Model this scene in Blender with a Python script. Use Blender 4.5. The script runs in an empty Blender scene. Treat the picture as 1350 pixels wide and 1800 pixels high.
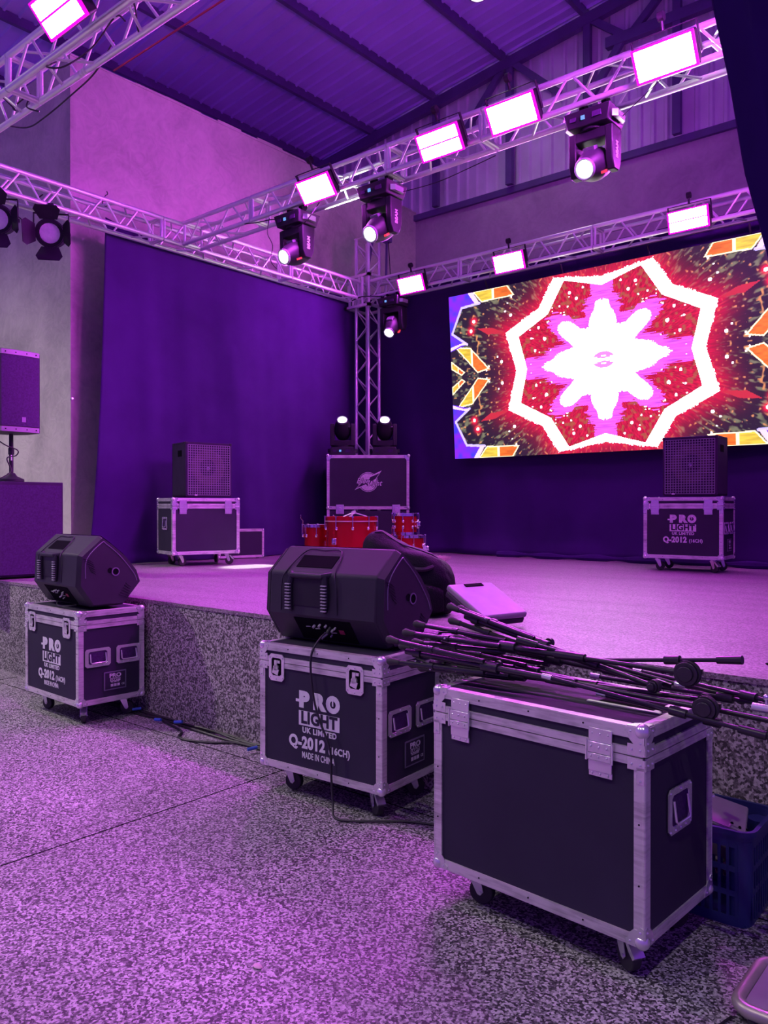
import bpy, math, random
import numpy as np
from mathutils import Vector, Matrix, Euler
random.seed(7)
sc = bpy.context.scene
COL = sc.collection
R = math.radians

# ------------------------------------------------------------------ camera, view, world
cam_d = bpy.data.cameras.new('camera')
cam_d.sensor_fit = 'VERTICAL'; cam_d.sensor_height = 24.0
cam_d.lens = 24.0*1402.4/1800.0
cam_d.clip_start = 0.05; cam_d.clip_end = 100
cam = bpy.data.objects.new('camera', cam_d); COL.objects.link(cam)
cam.location = (0, 0, 1.45)
cam.rotation_euler = (R(90-0.31), 0, R(40.13))
sc.camera = cam
sc.view_settings.view_transform = 'Standard'
sc.view_settings.look = 'None'
sc.view_settings.gamma = 1
sc.view_settings.use_curve_mapping = False
sc.view_settings.exposure = 0.0

world = bpy.data.worlds.new('hall_ambient'); sc.world = world; world.use_nodes = True
world.node_tree.nodes['Background'].inputs[0].default_value = (0.27, 0.055, 0.85, 1)
world.node_tree.nodes['Background'].inputs[1].default_value = 0.58

PANEL_E = 330.0          # radiance of the LED wash panels
PANEL_C = (0.95, 0.085, 1.22)
BEAM_C = (0.93, 1.0, 0.86)

# ------------------------------------------------------------------ materials
def new_mat(name):
    m = bpy.data.materials.new(name); m.use_nodes = True
    nt = m.node_tree
    return m, nt, nt.nodes['Principled BSDF']
def setc(b, color, rough=0.5, metal=0.0, spec=None):
    b.inputs['Base Color'].default_value = (*color, 1)
    b.inputs['Roughness'].default_value = rough
    b.inputs['Metallic'].default_value = metal
    if spec is not None: b.inputs['Specular IOR Level'].default_value = spec
def simple(name, color, rough=0.5, metal=0.0, var=0.15, scale=6.0, bump=0.0, bscale=60, spec=None):
    m, nt, b = new_mat(name); setc(b, color, rough, metal, spec)
    tc = nt.nodes.new('ShaderNodeTexCoord')
    n = nt.nodes.new('ShaderNodeTexNoise'); n.inputs['Scale'].default_value = scale; n.inputs['Detail'].default_value = 5
    nt.links.new(tc.outputs['Object'], n.inputs['Vector'])
    r = nt.nodes.new('ShaderNodeValToRGB')
    r.color_ramp.elements[0].position = 0.3; r.color_ramp.elements[1].position = 0.7
    r.color_ramp.elements[0].color = (*[c*(1-var) for c in color], 1)
    r.color_ramp.elements[1].color = (*[min(1, c*(1+var)) for c in color], 1)
    nt.links.new(n.outputs['Fac'], r.inputs['Fac']); nt.links.new(r.outputs['Color'], b.inputs['Base Color'])
    if bump:
        n2 = nt.nodes.new('ShaderNodeTexNoise'); n2.inputs['Scale'].default_value = bscale; n2.inputs['Detail'].default_value = 4
        nt.links.new(tc.outputs['Object'], n2.inputs['Vector'])
        bp = nt.nodes.new('ShaderNodeBump'); bp.inputs['Strength'].default_value = bump; bp.inputs['Distance'].default_value = 0.01
        nt.links.new(n2.outputs['Fac'], bp.inputs['Height']); nt.links.new(bp.outputs['Normal'], b.inputs['Normal'])
    return m
def emit(name, color, strength):
    m, nt, b = new_mat(name)
    setc(b, (0.02, 0.02, 0.02), 0.4)
    b.inputs['Emission Color'].default_value = (*color, 1)
    b.inputs['Emission Strength'].default_value = strength
    return m
def brushed(name, color, rough=0.38):
    """worn aluminium: long streaks plus black rub marks"""
    m, nt, b = new_mat(name); setc(b, color, rough, 0.45)
    tc = nt.nodes.new('ShaderNodeTexCoord')
    mp = nt.nodes.new('ShaderNodeMapping'); mp.inputs['Scale'].default_value = (6, 6, 60)
    n = nt.nodes.new('ShaderNodeTexNoise'); n.inputs['Scale'].default_value = 1.6; n.inputs['Detail'].default_value = 6
    n2 = nt.nodes.new('ShaderNodeTexNoise'); n2.inputs['Scale'].default_value = 9; n2.inputs['Detail'].default_value = 8
    nt.links.new(tc.outputs['Object'], mp.inputs['Vector']); nt.links.new(mp.outputs['Vector'], n.inputs['Vector'])
    nt.links.new(tc.outputs['Object'], n2.inputs['Vector'])
    r = nt.nodes.new('ShaderNodeValToRGB')
    r.color_ramp.elements[0].position = 0.30; r.color_ramp.elements[0].color = (*[c*0.45 for c in color], 1)
    r.color_ramp.elements[1].position = 0.55; r.color_ramp.elements[1].color = (*color, 1)
    mx = nt.nodes.new('ShaderNodeMath'); mx.operation = 'ADD'
    h = nt.nodes.new('ShaderNodeMath'); h.operation = 'MULTIPLY'; h.inputs[1].default_value = 0.5
    nt.links.new(n.outputs['Fac'], mx.inputs[0]); nt.links.new(n2.outputs['Fac'], mx.inputs[1])
    nt.links.new(mx.outputs[0], h.inputs[0]); nt.links.new(h.outputs[0], r.inputs['Fac'])
    nt.links.new(r.outputs['Color'], b.inputs['Base Color'])
    return m
def speckle(name, dark, mid, light, scale, rough=0.5, bump=0.2, streak=False, cov=(0.42, 0.60)):
    """exposed-aggregate terrazzo"""
    m, nt, b = new_mat(name); setc(b, mid, rough)
    tc = nt.nodes.new('ShaderNodeTexCoord')
    v = nt.nodes.new('ShaderNodeTexVoronoi'); v.inputs['Scale'].default_value = scale
    n = nt.nodes.new('ShaderNodeTexNoise'); n.inputs['Scale'].default_value = scale*0.8; n.inputs['Detail'].default_value = 3; n.inputs['Roughness'].default_value = 0.7
    nt.links.new(tc.outputs['Object'], v.inputs['Vector']); nt.links.new(tc.outputs['Object'], n.inputs['Vector'])
    sep = nt.nodes.new('ShaderNodeSeparateColor'); nt.links.new(v.outputs['Color'], sep.inputs[0])
    a = nt.nodes.new('ShaderNodeMath'); a.operation = 'MULTIPLY_ADD'; a.inputs[1].default_value = 0.45
    nt.links.new(sep.outputs[0], a.inputs[0])
    k = nt.nodes.new('ShaderNodeMath'); k.operation = 'MULTIPLY'; k.inputs[1].default_value = 0.55
    nt.links.new(n.outputs['Fac'], k.inputs[0]); nt.links.new(k.outputs[0], a.inputs[2])
    r = nt.nodes.new('ShaderNodeValToRGB')
    r.color_ramp.elements[0].position = cov[0]-0.06; r.color_ramp.elements[0].color = (*dark, 1)
    r.color_ramp.elements[1].position = cov[1]+0.08; r.color_ramp.elements[1].color = (*light, 1)
    e = r.color_ramp.elements.new((cov[0]+cov[1])/2); e.color = (*mid, 1)
    nt.links.new(a.outputs[0], r.inputs['Fac'])
    # slow dirt variation
    n3 = nt.nodes.new('ShaderNodeTexNoise'); n3.inputs['Scale'].default_value = 1.1; n3.inputs['Detail'].default_value = 6
    if streak:
        mp = nt.nodes.new('ShaderNodeMapping'); mp.inputs['Scale'].default_value = (0.5, 3.0, 1); mp.inputs['Rotation'].default_value = (0, 0, R(25))
        nt.links.new(tc.outputs['Object'], mp.inputs['Vector']); nt.links.new(mp.outputs['Vector'], n3.inputs['Vector'])
    else:
        nt.links.new(tc.outputs['Object'], n3.inputs['Vector'])
    r3 = nt.nodes.new('ShaderNodeValToRGB'); r3.color_ramp.elements[0].position = 0.3; r3.color_ramp.elements[1].position = 0.7
    r3.color_ramp.elements[0].color = (0.74, 0.74, 0.74, 1); r3.color_ramp.elements[1].color = (1.1, 1.1, 1.1, 1)
    nt.links.new(n3.outputs['Fac'], r3.inputs['Fac'])
    mx = nt.nodes.new('ShaderNodeMix'); mx.data_type = 'RGBA'; mx.blend_type = 'MULTIPLY'; mx.inputs[0].default_value = 1
    nt.links.new(r.outputs['Color'], mx.inputs[6]); nt.links.new(r3.outputs['Color'], mx.inputs[7])
    nt.links.new(mx.outputs[2], b.inputs['Base Color'])
    if bump:
        bp = nt.nodes.new('ShaderNodeBump'); bp.inputs['Strength'].default_value = bump; bp.inputs['Distance'].default_value = 0.004
        nt.links.new(a.outputs[0], bp.inputs['Height']); nt.links.new(bp.outputs['Normal'], b.inputs['Normal'])
    return m
def plaster(name, color, dark):
    m, nt, b = new_mat(name); setc(b, color, 0.85)
    tc = nt.nodes.new('ShaderNodeTexCoord')
    n = nt.nodes.new('ShaderNodeTexNoise'); n.inputs['Scale'].default_value = 0.9; n.inputs['Detail'].default_value = 8; n.inputs['Distortion'].default_value = 1.4
    n2 = nt.nodes.new('ShaderNodeTexNoise'); n2.inputs['Scale'].default_value = 5; n2.inputs['Detail'].default_value = 6; n2.inputs['Distortion'].default_value = 3
    nt.links.new(tc.outputs['Object'], n.inputs['Vector']); nt.links.new(tc.outputs['Object'], n2.inputs['Vector'])
    r = nt.nodes.new('ShaderNodeValToRGB'); r.color_ramp.elements[0].position = 0.32; r.color_ramp.elements[1].position = 0.6
    r.color_ramp.elements[0].color = (*dark, 1); r.color_ramp.elements[1].color = (*color, 1)
    ad = nt.nodes.new('ShaderNodeMath'); ad.operation = 'MULTIPLY_ADD'; ad.inputs[1].default_value = 0.3
    k = nt.nodes.new('ShaderNodeMath'); k.operation = 'MULTIPLY'; k.inputs[1].default_value = 0.7
    nt.links.new(n.outputs['Fac'], k.inputs[0]); nt.links.new(n2.outputs['Fac'], ad.inputs[0]); nt.links.new(k.outputs[0], ad.inputs[2])
    nt.links.new(ad.outputs[0], r.inputs['Fac']); nt.links.new(r.outputs['Color'], b.inputs['Base Color'])
    bp = nt.nodes.new('ShaderNodeBump'); bp.inputs['Strength'].default_value = 0.25; bp.inputs['Distance'].default_value = 0.02
    nt.links.new(n2.outputs['Fac'], bp.inputs['Height']); nt.links.new(bp.outputs['Normal'], b.inputs['Normal'])
    return m

M = {}
M['floor'] = speckle('floor_aggregate', (0.035, 0.030, 0.038), (0.20, 0.185, 0.20), (0.54, 0.50, 0.54), 130, 0.55, 0.15)
M['stage_top'] = speckle('stage_terrazzo', (0.14, 0.10, 0.13), (0.26, 0.19, 0.25), (0.40, 0.31, 0.38), 140, 0.42, 0.05, streak=True)
M['stage_front'] = speckle('stage_front_aggregate', (0.045, 0.038, 0.042), (0.19, 0.17, 0.175), (0.48, 0.45, 0.44), 105, 0.7, 0.25)
M['wall'] = plaster('wall_plaster', (0.56, 0.52, 0.47), (0.36, 0.33, 0.31))
M['wall_back'] = plaster('back_wall_plaster', (0.46, 0.36, 0.47), (0.34, 0.26, 0.35))
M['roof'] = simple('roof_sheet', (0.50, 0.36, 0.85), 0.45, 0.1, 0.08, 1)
M['gable_sheet'] = simple('gable_sheet', (0.62, 0.55, 0.70), 0.5, 0.1, 0.12, 2)
M['steel'] = simple('painted_steel', (0.10, 0.06, 0.20), 0.6, 0.0, 0.15, 3)
M['curtain'] = simple('indigo_drape', (0.046, 0.016, 0.114), 0.95, 0, 0.10, 2.5, 0.15, 300, spec=0.1)
M['alu'] = brushed('case_aluminium', (0.72, 0.69, 0.68))
M['truss'] = simple('truss_aluminium', (0.86, 0.84, 0.86), 0.33, 0.6, 0.06, 4)
M['plated'] = simple('plated_steel', (0.78, 0.76, 0.78), 0.25, 0.7, 0.08, 12)
M['ply'] = simple('black_laminate', (0.034, 0.027, 0.052), 0.7, 0, 0.12, 3, 0.05, 250, spec=0.2)
M['black'] = simple('black_plastic', (0.019, 0.015, 0.026), 0.45, 0, 0.15, 6, 0.1, 400, spec=0.25)
M['stand'] = simple('stand_black_paint', (0.018, 0.014, 0.022), 0.32, 0, 0.15, 12, spec=0.6)
M['speaker'] = simple('speaker_shell', (0.030, 0.024, 0.040), 0.55, 0, 0.1, 6, 0.12, 500, spec=0.3)
M['subwood'] = simple('speaker_black_paint', (0.036, 0.018, 0.055), 0.75, 0, 0.15, 5, 0.2, 300, spec=0.2)
M['rubber'] = simple('rubber', (0.03, 0.028, 0.03), 0.7, 0, 0.2, 8)
M['white'] = simple('white_print', (0.74, 0.72, 0.74), 0.7, 0, 0.06, 30)
M['worn_white'] = simple('worn_white_print', (0.60, 0.57, 0.60), 0.7, 0, 0.25, 60)
M['grey_rib'] = simple('grey_grip', (0.40, 0.38, 0.42), 0.5, 0, 0.1, 20)
M['void'] = simple('dark_recess', (0.006, 0.005, 0.008), 0.9, 0, 0.1, 10, spec=0.05)
M['grille'] = simple('grey_grille', (0.20, 0.17, 0.25), 0.45, 0.3, 0.1, 12)
M['perf'] = simple('perforated_grille', (0.050, 0.020, 0.085), 0.8, 0.0, 0.2, 80, 0.2, 500, 0.2)
M['cone'] = simple('speaker_cone', (0.060, 0.045, 0.050), 0.6, 0, 0.2, 8)
M['red'] = simple('red_lacquer', (0.52, 0.010, 0.018), 0.2, 0.6, 0.08, 3)
M['hoop'] = simple('drum_hoop_edge', (0.62, 0.40, 0.38), 0.3, 0.3, 0.05, 3)
M['head'] = simple('drum_head', (0.45, 0.42, 0.45), 0.5)
M['cloth'] = simple('bag_nylon', (0.009, 0.007, 0.014), 0.6, 0, 0.2, 8, 0.4, 120, spec=0.12)
M['toolcase'] = simple('tool_case_plastic', (0.25, 0.21, 0.28), 0.4, 0, 0.12, 8)
M['blue'] = simple('crate_blue', (0.015, 0.022, 0.12), 0.45, 0, 0.15, 8)
M['greybox'] = simple('grey_enclosure', (0.26, 0.23, 0.25), 0.5, 0.2, 0.1, 10)
M['rug'] = simple('fluffy_rug', (0.62, 0.42, 0.50), 0.95, 0, 0.2, 30)
M['cable'] = simple('cable_rubber', (0.014, 0.011, 0.018), 0.5, 0, 0.1, 20)
M['bluetape'] = simple('blue_plug', (0.05, 0.12, 0.55), 0.5)
M['redcable'] = simple('red_strap', (0.35, 0.02, 0.08), 0.6)
M['parbody'] = simple('par_black', (0.016, 0.010, 0.026), 0.6, 0, 0.2, 9, spec=0.2)
M['lens_off'] = simple('fresnel_glass', (0.85, 0.66, 0.95), 0.25, 0, 0.08, 40)  # lilac stage light reflected by the glass is put into its base colour
M['led_white'] = emit('led_strip_light', PANEL_C, PANEL_E)
M['led_rim'] = emit('led_glow_rim', (1.0, 0.0, 0.72), 1.3)  # front frame made to glow, standing in for the magenta fringe of light
M['beam'] = emit('beam_lens_light', BEAM_C, 28.0)
M['lamp'] = emit('hall_lamp_light', (1.0, 0.97, 0.90), 60.0)
M['display'] = emit('blue_display', (0.16, 0.42, 1.0), 1.0)
M['redled'] = emit('red_indicator', (1.0, 0.05, 0.1), 0.9)
M['gap'] = emit('daylight_gap', (1.0, 0.62, 0.62), 0.75)
M['chrome'] = simple('chrome', (0.85, 0.83, 0.85), 0.12, 1.0, 0.03, 3)
M['tubebeige'] = simple('dull_aluminium_tube', (0.50, 0.45, 0.40), 0.4, 0.6, 0.12, 9)

# ------------------------------------------------------------------ mesh building
class MB:
    def __init__(s): s.v = []; s.f = []
    def add(s, vs, fs, mtx=None):
        k = len(s.v)
        if mtx is not None: vs = [tuple(mtx @ Vector(p)) for p in vs]
        s.v += [tuple(p) for p in vs]; s.f += [tuple(i+k for i in f) for f in fs]
        return s
    def box(s, c, d, rot=None, mtx=None):
        x, y, z = d[0]/2, d[1]/2, d[2]/2
        vs = [Vector((sx*x, sy*y, sz*z)) for sz in (-1, 1) for sy in (-1, 1) for sx in (-1, 1)]
        if rot is not None:
            m = Euler(rot).to_matrix(); vs = [m @ v for v in vs]
        vs = [v + Vector(c) for v in vs]
        return s.add(vs, [(0, 2, 3, 1), (4, 5, 7, 6), (0, 1, 5, 4), (2, 6, 7, 3), (0, 4, 6, 2), (1, 3, 7, 5)], mtx)
    def cyl(s, p0, p1, r0, n=12, r1=None, mtx=None, caps=True):
        p0 = Vector(p0); p1 = Vector(p1); r1 = r0 if r1 is None else r1
        d = (p1-p0).normalized(); a = d.orthogonal().normalized(); b = d.cross(a)
        vs = []
        for p, r in ((p0, r0), (p1, r1)):
            for i in range(n):
                t = 2*math.pi*i/n; vs.append(p + a*math.cos(t)*r + b*math.sin(t)*r)
        fs = [(i, (i+1) % n, n+(i+1) % n, n+i) for i in range(n)]
        if caps: fs += [tuple(range(n))[::-1], tuple(range(n, 2*n))]
        return s.add(vs, fs, mtx)
    def sph(s, c, r, n=10, sc_=(1, 1, 1), mtx=None):
        vs = []; fs = []; h = n//2
        for j in range(h+1):
            ph = math.pi*j/h
            for i in range(n):
                t = 2*math.pi*i/n
                vs.append((c[0]+r*sc_[0]*math.sin(ph)*math.cos(t), c[1]+r*sc_[1]*math.sin(ph)*math.sin(t), c[2]+r*sc_[2]*math.cos(ph)))
        for j in range(h):
            for i in range(n):
                fs.append((j*n+i, j*n+(i+1) % n, (j+1)*n+(i+1) % n, (j+1)*n+i))
        return s.add(vs, fs, mtx)
    def prism(s, poly, axis, a, b, mtx=None):
        """poly in the plane of the two other axes, extruded along axis from a to b"""
        n = len(poly); vs = []
        for t in (a, b):
            for p, q in poly:
                vs.append({'x': (t, p, q), 'y': (p, t, q), 'z': (p, q, t)}[axis])
        fs = [(i, (i+1) % n, n+(i+1) % n, n+i) for i in range(n)]
        fs += [tuple(range(n))[::-1], tuple(range(n, 2*n))]
        return s.add(vs, fs, mtx)
    def tube(s, pts, r, n=8, mtx=None):
        pts = [Vector(p) for p in pts]; vs = []; fs = []
        up = None
        for k, p in enumerate(pts):
            d = (pts[min(k+1, len(pts)-1)] - pts[max(k-1, 0)]).normalized()
            if up is None: up = d.orthogonal().normalized()
            a = (up - d*up.dot(d))
            a = a.normalized() if a.length > 1e-5 else d.orthogonal().normalized()
            up = a; b = d.cross(a)
            rr = r[k] if isinstance(r, (list, tuple)) else r
            for i in range(n):
                t = 2*math.pi*i/n; vs.append(p + a*math.cos(t)*rr + b*math.sin(t)*rr)
        for k in range(len(pts)-1):
            for i in range(n):
                fs.append((k*n+i, k*n+(i+1) % n, (k+1)*n+(i+1) % n, (k+1)*n+i))
        fs += [tuple(range(n))[::-1], tuple(range((len(pts)-1)*n, len(pts)*n))]
        return s.add(vs, fs, mtx)
    def lathe(s, prof, c=(0, 0, 0), n=24, mtx=None):
        """prof: (radius, z) list"""
        vs = []; fs = []
        for (r, z) in prof:
            for i in range(n):
                t = 2*math.pi*i/n; vs.append((c[0]+r*math.cos(t), c[1]+r*math.sin(t), c[2]+z))
        for k in range(len(prof)-1):
            for i in range(n):
                fs.append((k*n+i, k*n+(i+1) % n, (k+1)*n+(i+1) % n, (k+1)*n+i))
        return s.add(vs, fs, mtx)
    def build(s, name, m, parent=None, bevel=0.0, smooth=True, seg=2):
        me = bpy.data.meshes.new(name); me.from_pydata(s.v, [], s.f); me.validate(); me.update()
        me.materials.append(M[m] if isinstance(m, str) else m)
        if smooth:
            me.shade_smooth(); me.set_sharp_from_angle(angle=R(35))
        o = bpy.data.objects.new(name, me); COL.objects.link(o)
        if parent is not None: o.parent = parent
        if bevel:
            md = o.modifiers.new('bevel', 'BEVEL'); md.width = bevel; md.segments = seg; md.limit_method = 'ANGLE'; md.angle_limit = R(40)
        return o
def thing(name, label, cat, loc=(0, 0, 0), rz=0.0, group=None, rot=None):
    o = bpy.data.objects.new(name, None); COL.objects.link(o)
    o.empty_display_size = 0.1
    o.location = loc; o.rotation_euler = rot if rot is not None else (0, 0, rz)
    o['label'] = label; o['category'] = cat
    if group: o['group'] = group
    return o
def tag(o, label, cat, group=None):
    o['label'] = label; o['category'] = cat
    if group: o['group'] = group
    return o
def struct(o): o['kind'] = 'structure'; return o
def kids(o): return list(o.children)
def dup(o, parent=None):
    c = o.copy(); COL.objects.link(c); c.parent = parent
    for ch in kids(o): dup(ch, c)
    return c
def copy_thing(o, label, loc, rz=0.0, rot=None, group=None):
    c = dup(o); c.location = loc; c.rotation_euler = rot if rot is not None else (0, 0, rz)
    c['label'] = label
    if group: c['group'] = group
    return c
def smoothpath(pts, sub=6):
    """catmull-rom through the points"""
    P = [Vector(p) for p in pts]; out = []
    for i in range(len(P)-1):
        a = P[max(i-1, 0)]; b = P[i]; c = P[i+1]; d = P[min(i+2, len(P)-1)]
        for k in range(sub):
            t = k/sub
            out.append(0.5*((2*b)+(c-a)*t+(2*a-5*b+4*c-d)*t*t+(3*b-3*c+d-a)*t*t*t))
    out.append(P[-1]); return out
def text_mesh(name, txt, size, bold, parent, mtx, mat, sx=1.0, shear=0.0, depth=0.0008, align='CENTER', cs=1.0):
    cu = bpy.data.curves.new('lettering', 'FONT'); cu.body = txt; cu.size = size; cu.offset = bold
    cu.extrude = depth; cu.align_x = align; cu.align_y = 'CENTER'; cu.shear = shear; cu.space_character = cs
    cu.resolution_u = 4
    t = bpy.data.objects.new('lettering', cu); COL.objects.link(t)
    dg = bpy.context.evaluated_depsgraph_get()
    me = bpy.data.meshes.new_from_object(t.evaluated_get(dg))
    bpy.data.objects.remove(t); bpy.data.curves.remove(cu)
    me.transform(mtx @ Matrix.Diagonal((sx, 1, 1, 1)))
    me.materials.clear(); me.materials.append(M[mat])
    o = bpy.data.objects.new(name, me); COL.objects.link(o); o.parent = parent
    return o
FACE = Matrix.Rotation(R(90), 4, 'X')                    # text plane XY -> XZ facing -Y
SIDE = Matrix.Rotation(R(90), 4, 'Z') @ FACE             # facing +X

ZS = 0.798      # stage height
Y0 = 3.246      # stage front

# ------------------------------------------------------------------ the setting
struct(MB().box((-3, 1.5, -0.05), (24, 20, 0.1)).build('floor', 'floor', smooth=False))
mb = MB()
for x0 in (-12.0,): pass
# thin dark joints cast in the floor
mb.box((-3.262, -1.0, 0.0006), (0.007, 8.4, 0.0012)); mb.box((-4.4, 3.0, 0.0006), (12, 0.006, 0.0012)); mb.box((-6.8, 0.2, 0.0006), (0.006, 6.0, 0.0012))
struct(mb.build('trim_1', 'void', smooth=False))
struct(MB().box((-4.6, (Y0+11.06)/2, ZS-0.012), (15.2, 11.06-Y0, 0.024)).build('stage_floor', 'stage_top', smooth=False))
struct(MB().box((-4.6, (Y0+0.004+11.06)/2, (ZS-0.024)/2), (15.2, 11.06-Y0-0.008, ZS-0.025)).build('stage_base', 'stage_front', smooth=False))
# left wall: pillar block face at Y=4.66, long face X=-8.6
struct(MB().box((-10.6, 7.87, 3.3+0.4), (4.0, 6.42, 5.8)).build('wall_left', 'wall', smooth=False))
# coping along the ragged wall top
mb = MB()
y = 4.66
while y < 11.0:
    L = random.uniform(0.25, 0.6); h = random.uniform(0.015, 0.05)
    mb.box((-8.64, y+L/2, 6.60+h/2), (0.10, L, h)); y += L
struct(mb.build('trim_2', 'wall', smooth=False))
struct(MB().box((-2.0, 11.16, 3.26), (13.2, 0.2, 6.53)).build('wall_back', 'wall_back', smooth=False))
# corrugated gable wall above the back wall (ribs vertical)
def rz_roof(x): return 8.401 + 0.1205*(x+8.872)
mb = MB(); xs = []; x = -14.0; k = 0
prof = []
while x < 4.0:
    prof += [(x, 0), (x+0.075, 0), (x+0.095, -0.035), (x+0.135, -0.035), (x+0.155, 0)]
    x += 0.19 if k % 5 else 0.23; k += 1
vs = []; fs = []
for (px, py) in prof:
    vs += [(px, 11.07+py, 6.50), (px, 11.07+py, rz_roof(px)-0.07)]
for i in range(len(prof)-1): fs.append((2*i, 2*i+2, 2*i+3, 2*i+1))
mb.add(vs, fs)
struct(mb.build('wall_gable', 'gable_sheet', smooth=False))
mb = MB(); mb.box((-4.0, 11.03, 6.50), (9.4, 0.06, 0.10)); mb.box((-9.7, 11.03, 6.5), (2.2, .06, .1))
struct(mb.build('trim_3', 'steel', smooth=False))
# light slots between gable sheet and roof
mb = MB(); x = -8.9
while x < -3.0:
    L = random.uniform(0.06, 0.24)
    zc = rz_roof(x)-0.045
    mb.box((x+L/2, 11.06, zc+L*0.06), (L, 0.012, 0.022), rot=(0, -math.atan(0.1205), 0)); x += L+random.uniform(0.05, 0.16)
struct(mb.build('trim_4', 'gap', smooth=False))
# roof sheets, ribs run up the slope
vs = []; fs = []; y = -9.0; prof = []
while y < 11.3:
    prof += [(y, 0), (y+0.145, 0), (y+0.158, -0.04), (y+0.185, -0.04), (y+0.198, 0)]; y += 0.215
for (py, pz) in prof:
    vs += [(-16.0, py, rz_roof(-16.0)+pz), (8.0, py, rz_roof(8.0)+pz)]
for i in range(len(prof)-1): fs.append((2*i, 2*i+1, 2*i+3, 2*i+2))
struct(MB().add(vs, fs).build('ceiling', 'roof', smooth=False))
# purlins (each a member of its own)
for i, x in enumerate((-15.0, -13.6, -12.25, -10.87, -9.5, -8.11, -6.73, -5.35, -3.97, -2.6, -1.2, 0.2, 1.6)):
    zc = rz_roof(x)-0.075
    struct(MB().box((x, 1.1, zc), (0.065, 20.0, 0.13)).build('purlin', 'steel', smooth=False))
# gable steel truss
yb = 10.93
def bar(x0, z0, x1, z1, w=0.12, d=0.10):
    m = MB(); L = math.hypot(x1-x0, z1-z0); a = math.atan2(z1-z0, x1-x0)
    m.box(((x0+x1)/2, yb, (z0+z1)/2), (L, d, w), rot=(0, -a, 0)); return m
struct(bar(-13, rz_roof(-13)-0.21, 3, rz_roof(3)-0.21, 0.17).build('gable_rafter', 'steel', smooth=False))
struct(bar(-9.0, 7.75, 3, 8.33, 0.14).build('gable_chord', 'steel', smooth=False)) if False else None
struct(bar(-5.0, 8.15, 3, 8.15, 0.15).build('gable_chord', 'steel', smooth=False))
struct(bar(-9.3, 7.35, -4.95, 8.15, 0.13).build('gable_chord', 'steel', smooth=False)) if False else None
for x, zb_ in ((-8.06, 6.55), (-6.62, 6.55), (-5.30, 6.55), (-3.98, 6.55), (-2.6, 6.55)):
    struct(bar(x, zb_, x+0.001, rz_roof(x)-0.25, 0.11, 0.08).build('gable_post', 'steel', smooth=False))
for (a, b_, c, d) in ((-6.62, 8.55, -7.55, 7.55), (-6.62, 8.5, -5.75, 7.7), (-5.30, 8.65, -4.7, 8.15), (-3.98, 8.75, -4.7, 8.1), (-4.75, 8.15, -5.3, 7.4), (-2.6, 8.9, -3.4, 8.15)):
    struct(bar(a, b_, c, d, 0.10, 0.07).build('gable_brace', 'steel', smooth=False))

# ------------------------------------------------------------------ drapes
def drape(name, pts_fn, nu, nv, label):
    vs = []; fs = []
    for j in range(nv+1):
        for i in range(nu+1): vs.append(pts_fn(i/nu, j/nv))
    for j in range(nv):
        for i in range(nu): fs.append((j*(nu+1)+i, j*(nu+1)+i+1, (j+1)*(nu+1)+i+1, (j+1)*(nu+1)+i))
    mb = MB().add(vs, fs); o = mb.build(name, 'curtain')
    o.data.shade_smooth()
    md = o.modifiers.new('thickness', 'SOLIDIFY'); md.thickness = 0.006
    tag(o, label, 'curtain'); return o
def folds(s, v):
    return (0.026*math.sin(s*3.1+1.9*math.sin(s*1.7)+0.8*v) + 0.010*math.sin(s*9.3+2.9*v+math.sin(s*2.3)) + 0.003*math.sin(s*23+5*v))
def left_pt(u, v):
    yy = 4.83+u*4.45; top = 4.53+0.08*u
    if u < 0.20: top = 4.53+0.17*(0.20-u)/0.20
    zz = ZS+0.012+(top-ZS-0.012)*v
    spread = 0.10*(1-v)**3*(1 if u < 0.06 else 0)
    amp = 0.35+1.1*(1-v)
    x_ = -8.135+folds(yy, v)*amp
    if v < 0.02: x_ += 0.05
    wr = 0.02*math.exp(-((yy-6.5-0.35*(1-v))/0.10)**2)*(1 if v < .72 else 0)
    return (x_+wr, yy-spread-0.10*(1-v)*(1-u)**6, zz)
drape('stage_curtain', left_pt, 170, 50, 'dark violet side curtain hanging below the left truss beside the concrete pillar')
def back_pt(u, v):
    xx = -8.22+u*7.6; zz = ZS+0.012+(4.74-ZS-0.012)*v
    amp = 0.3+1.0*(1-v)
    yy = 9.32+folds(xx+3, v)*amp
    if v < 0.06: yy -= 0.10*(0.06-v)/0.06*(0.6+0.4*math.sin(xx*5))
    return (xx, yy, zz)
drape('stage_curtain', back_pt, 220, 50, 'dark violet backdrop curtain hanging across the back of the stage behind the screen')
def edgeY(z):
    t = [(2.2, 5.9), (2.98, 4.97), (3.28, 4.60), (3.66, 4.37), (3.96, 4.10), (4.49, 3.85)]
    if z <= t[0][0]: return t[0][1]
    for (a, b_), (c, d) in zip(t, t[1:]):
        if z <= c: return b_+(d-b_)*(z-a)/(c-a)
    return t[-1][1]
def right_pt(u, v):
    zz = 2.2+(4.49-2.2)*v
    y0 = edgeY(zz); yy = y0+u*(9.0-y0)
    return (-1.30+0.05*math.sin(u*40+zz)*(0.4+0.6*u), yy, zz)
drape('stage_curtain', right_pt, 90, 30, 'dark violet swept-back curtain hanging at the right edge in front of the screen')
# gathered swag of cloth lying along the back edge of the stage floor
pts = [(-5.7+0.35*i, 9.10+0.05*math.sin(i*1.9), ZS+0.035) for i in range(15)]
o = MB().tube(smoothpath(pts, 4), [0.035+0.014*math.sin(i*0.9) for i in range(57)], 8).build('curtain_hem', 'curtain')
tag(o, 'gathered dark cloth lying along the foot of the backdrop curtain', 'cloth')

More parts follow.
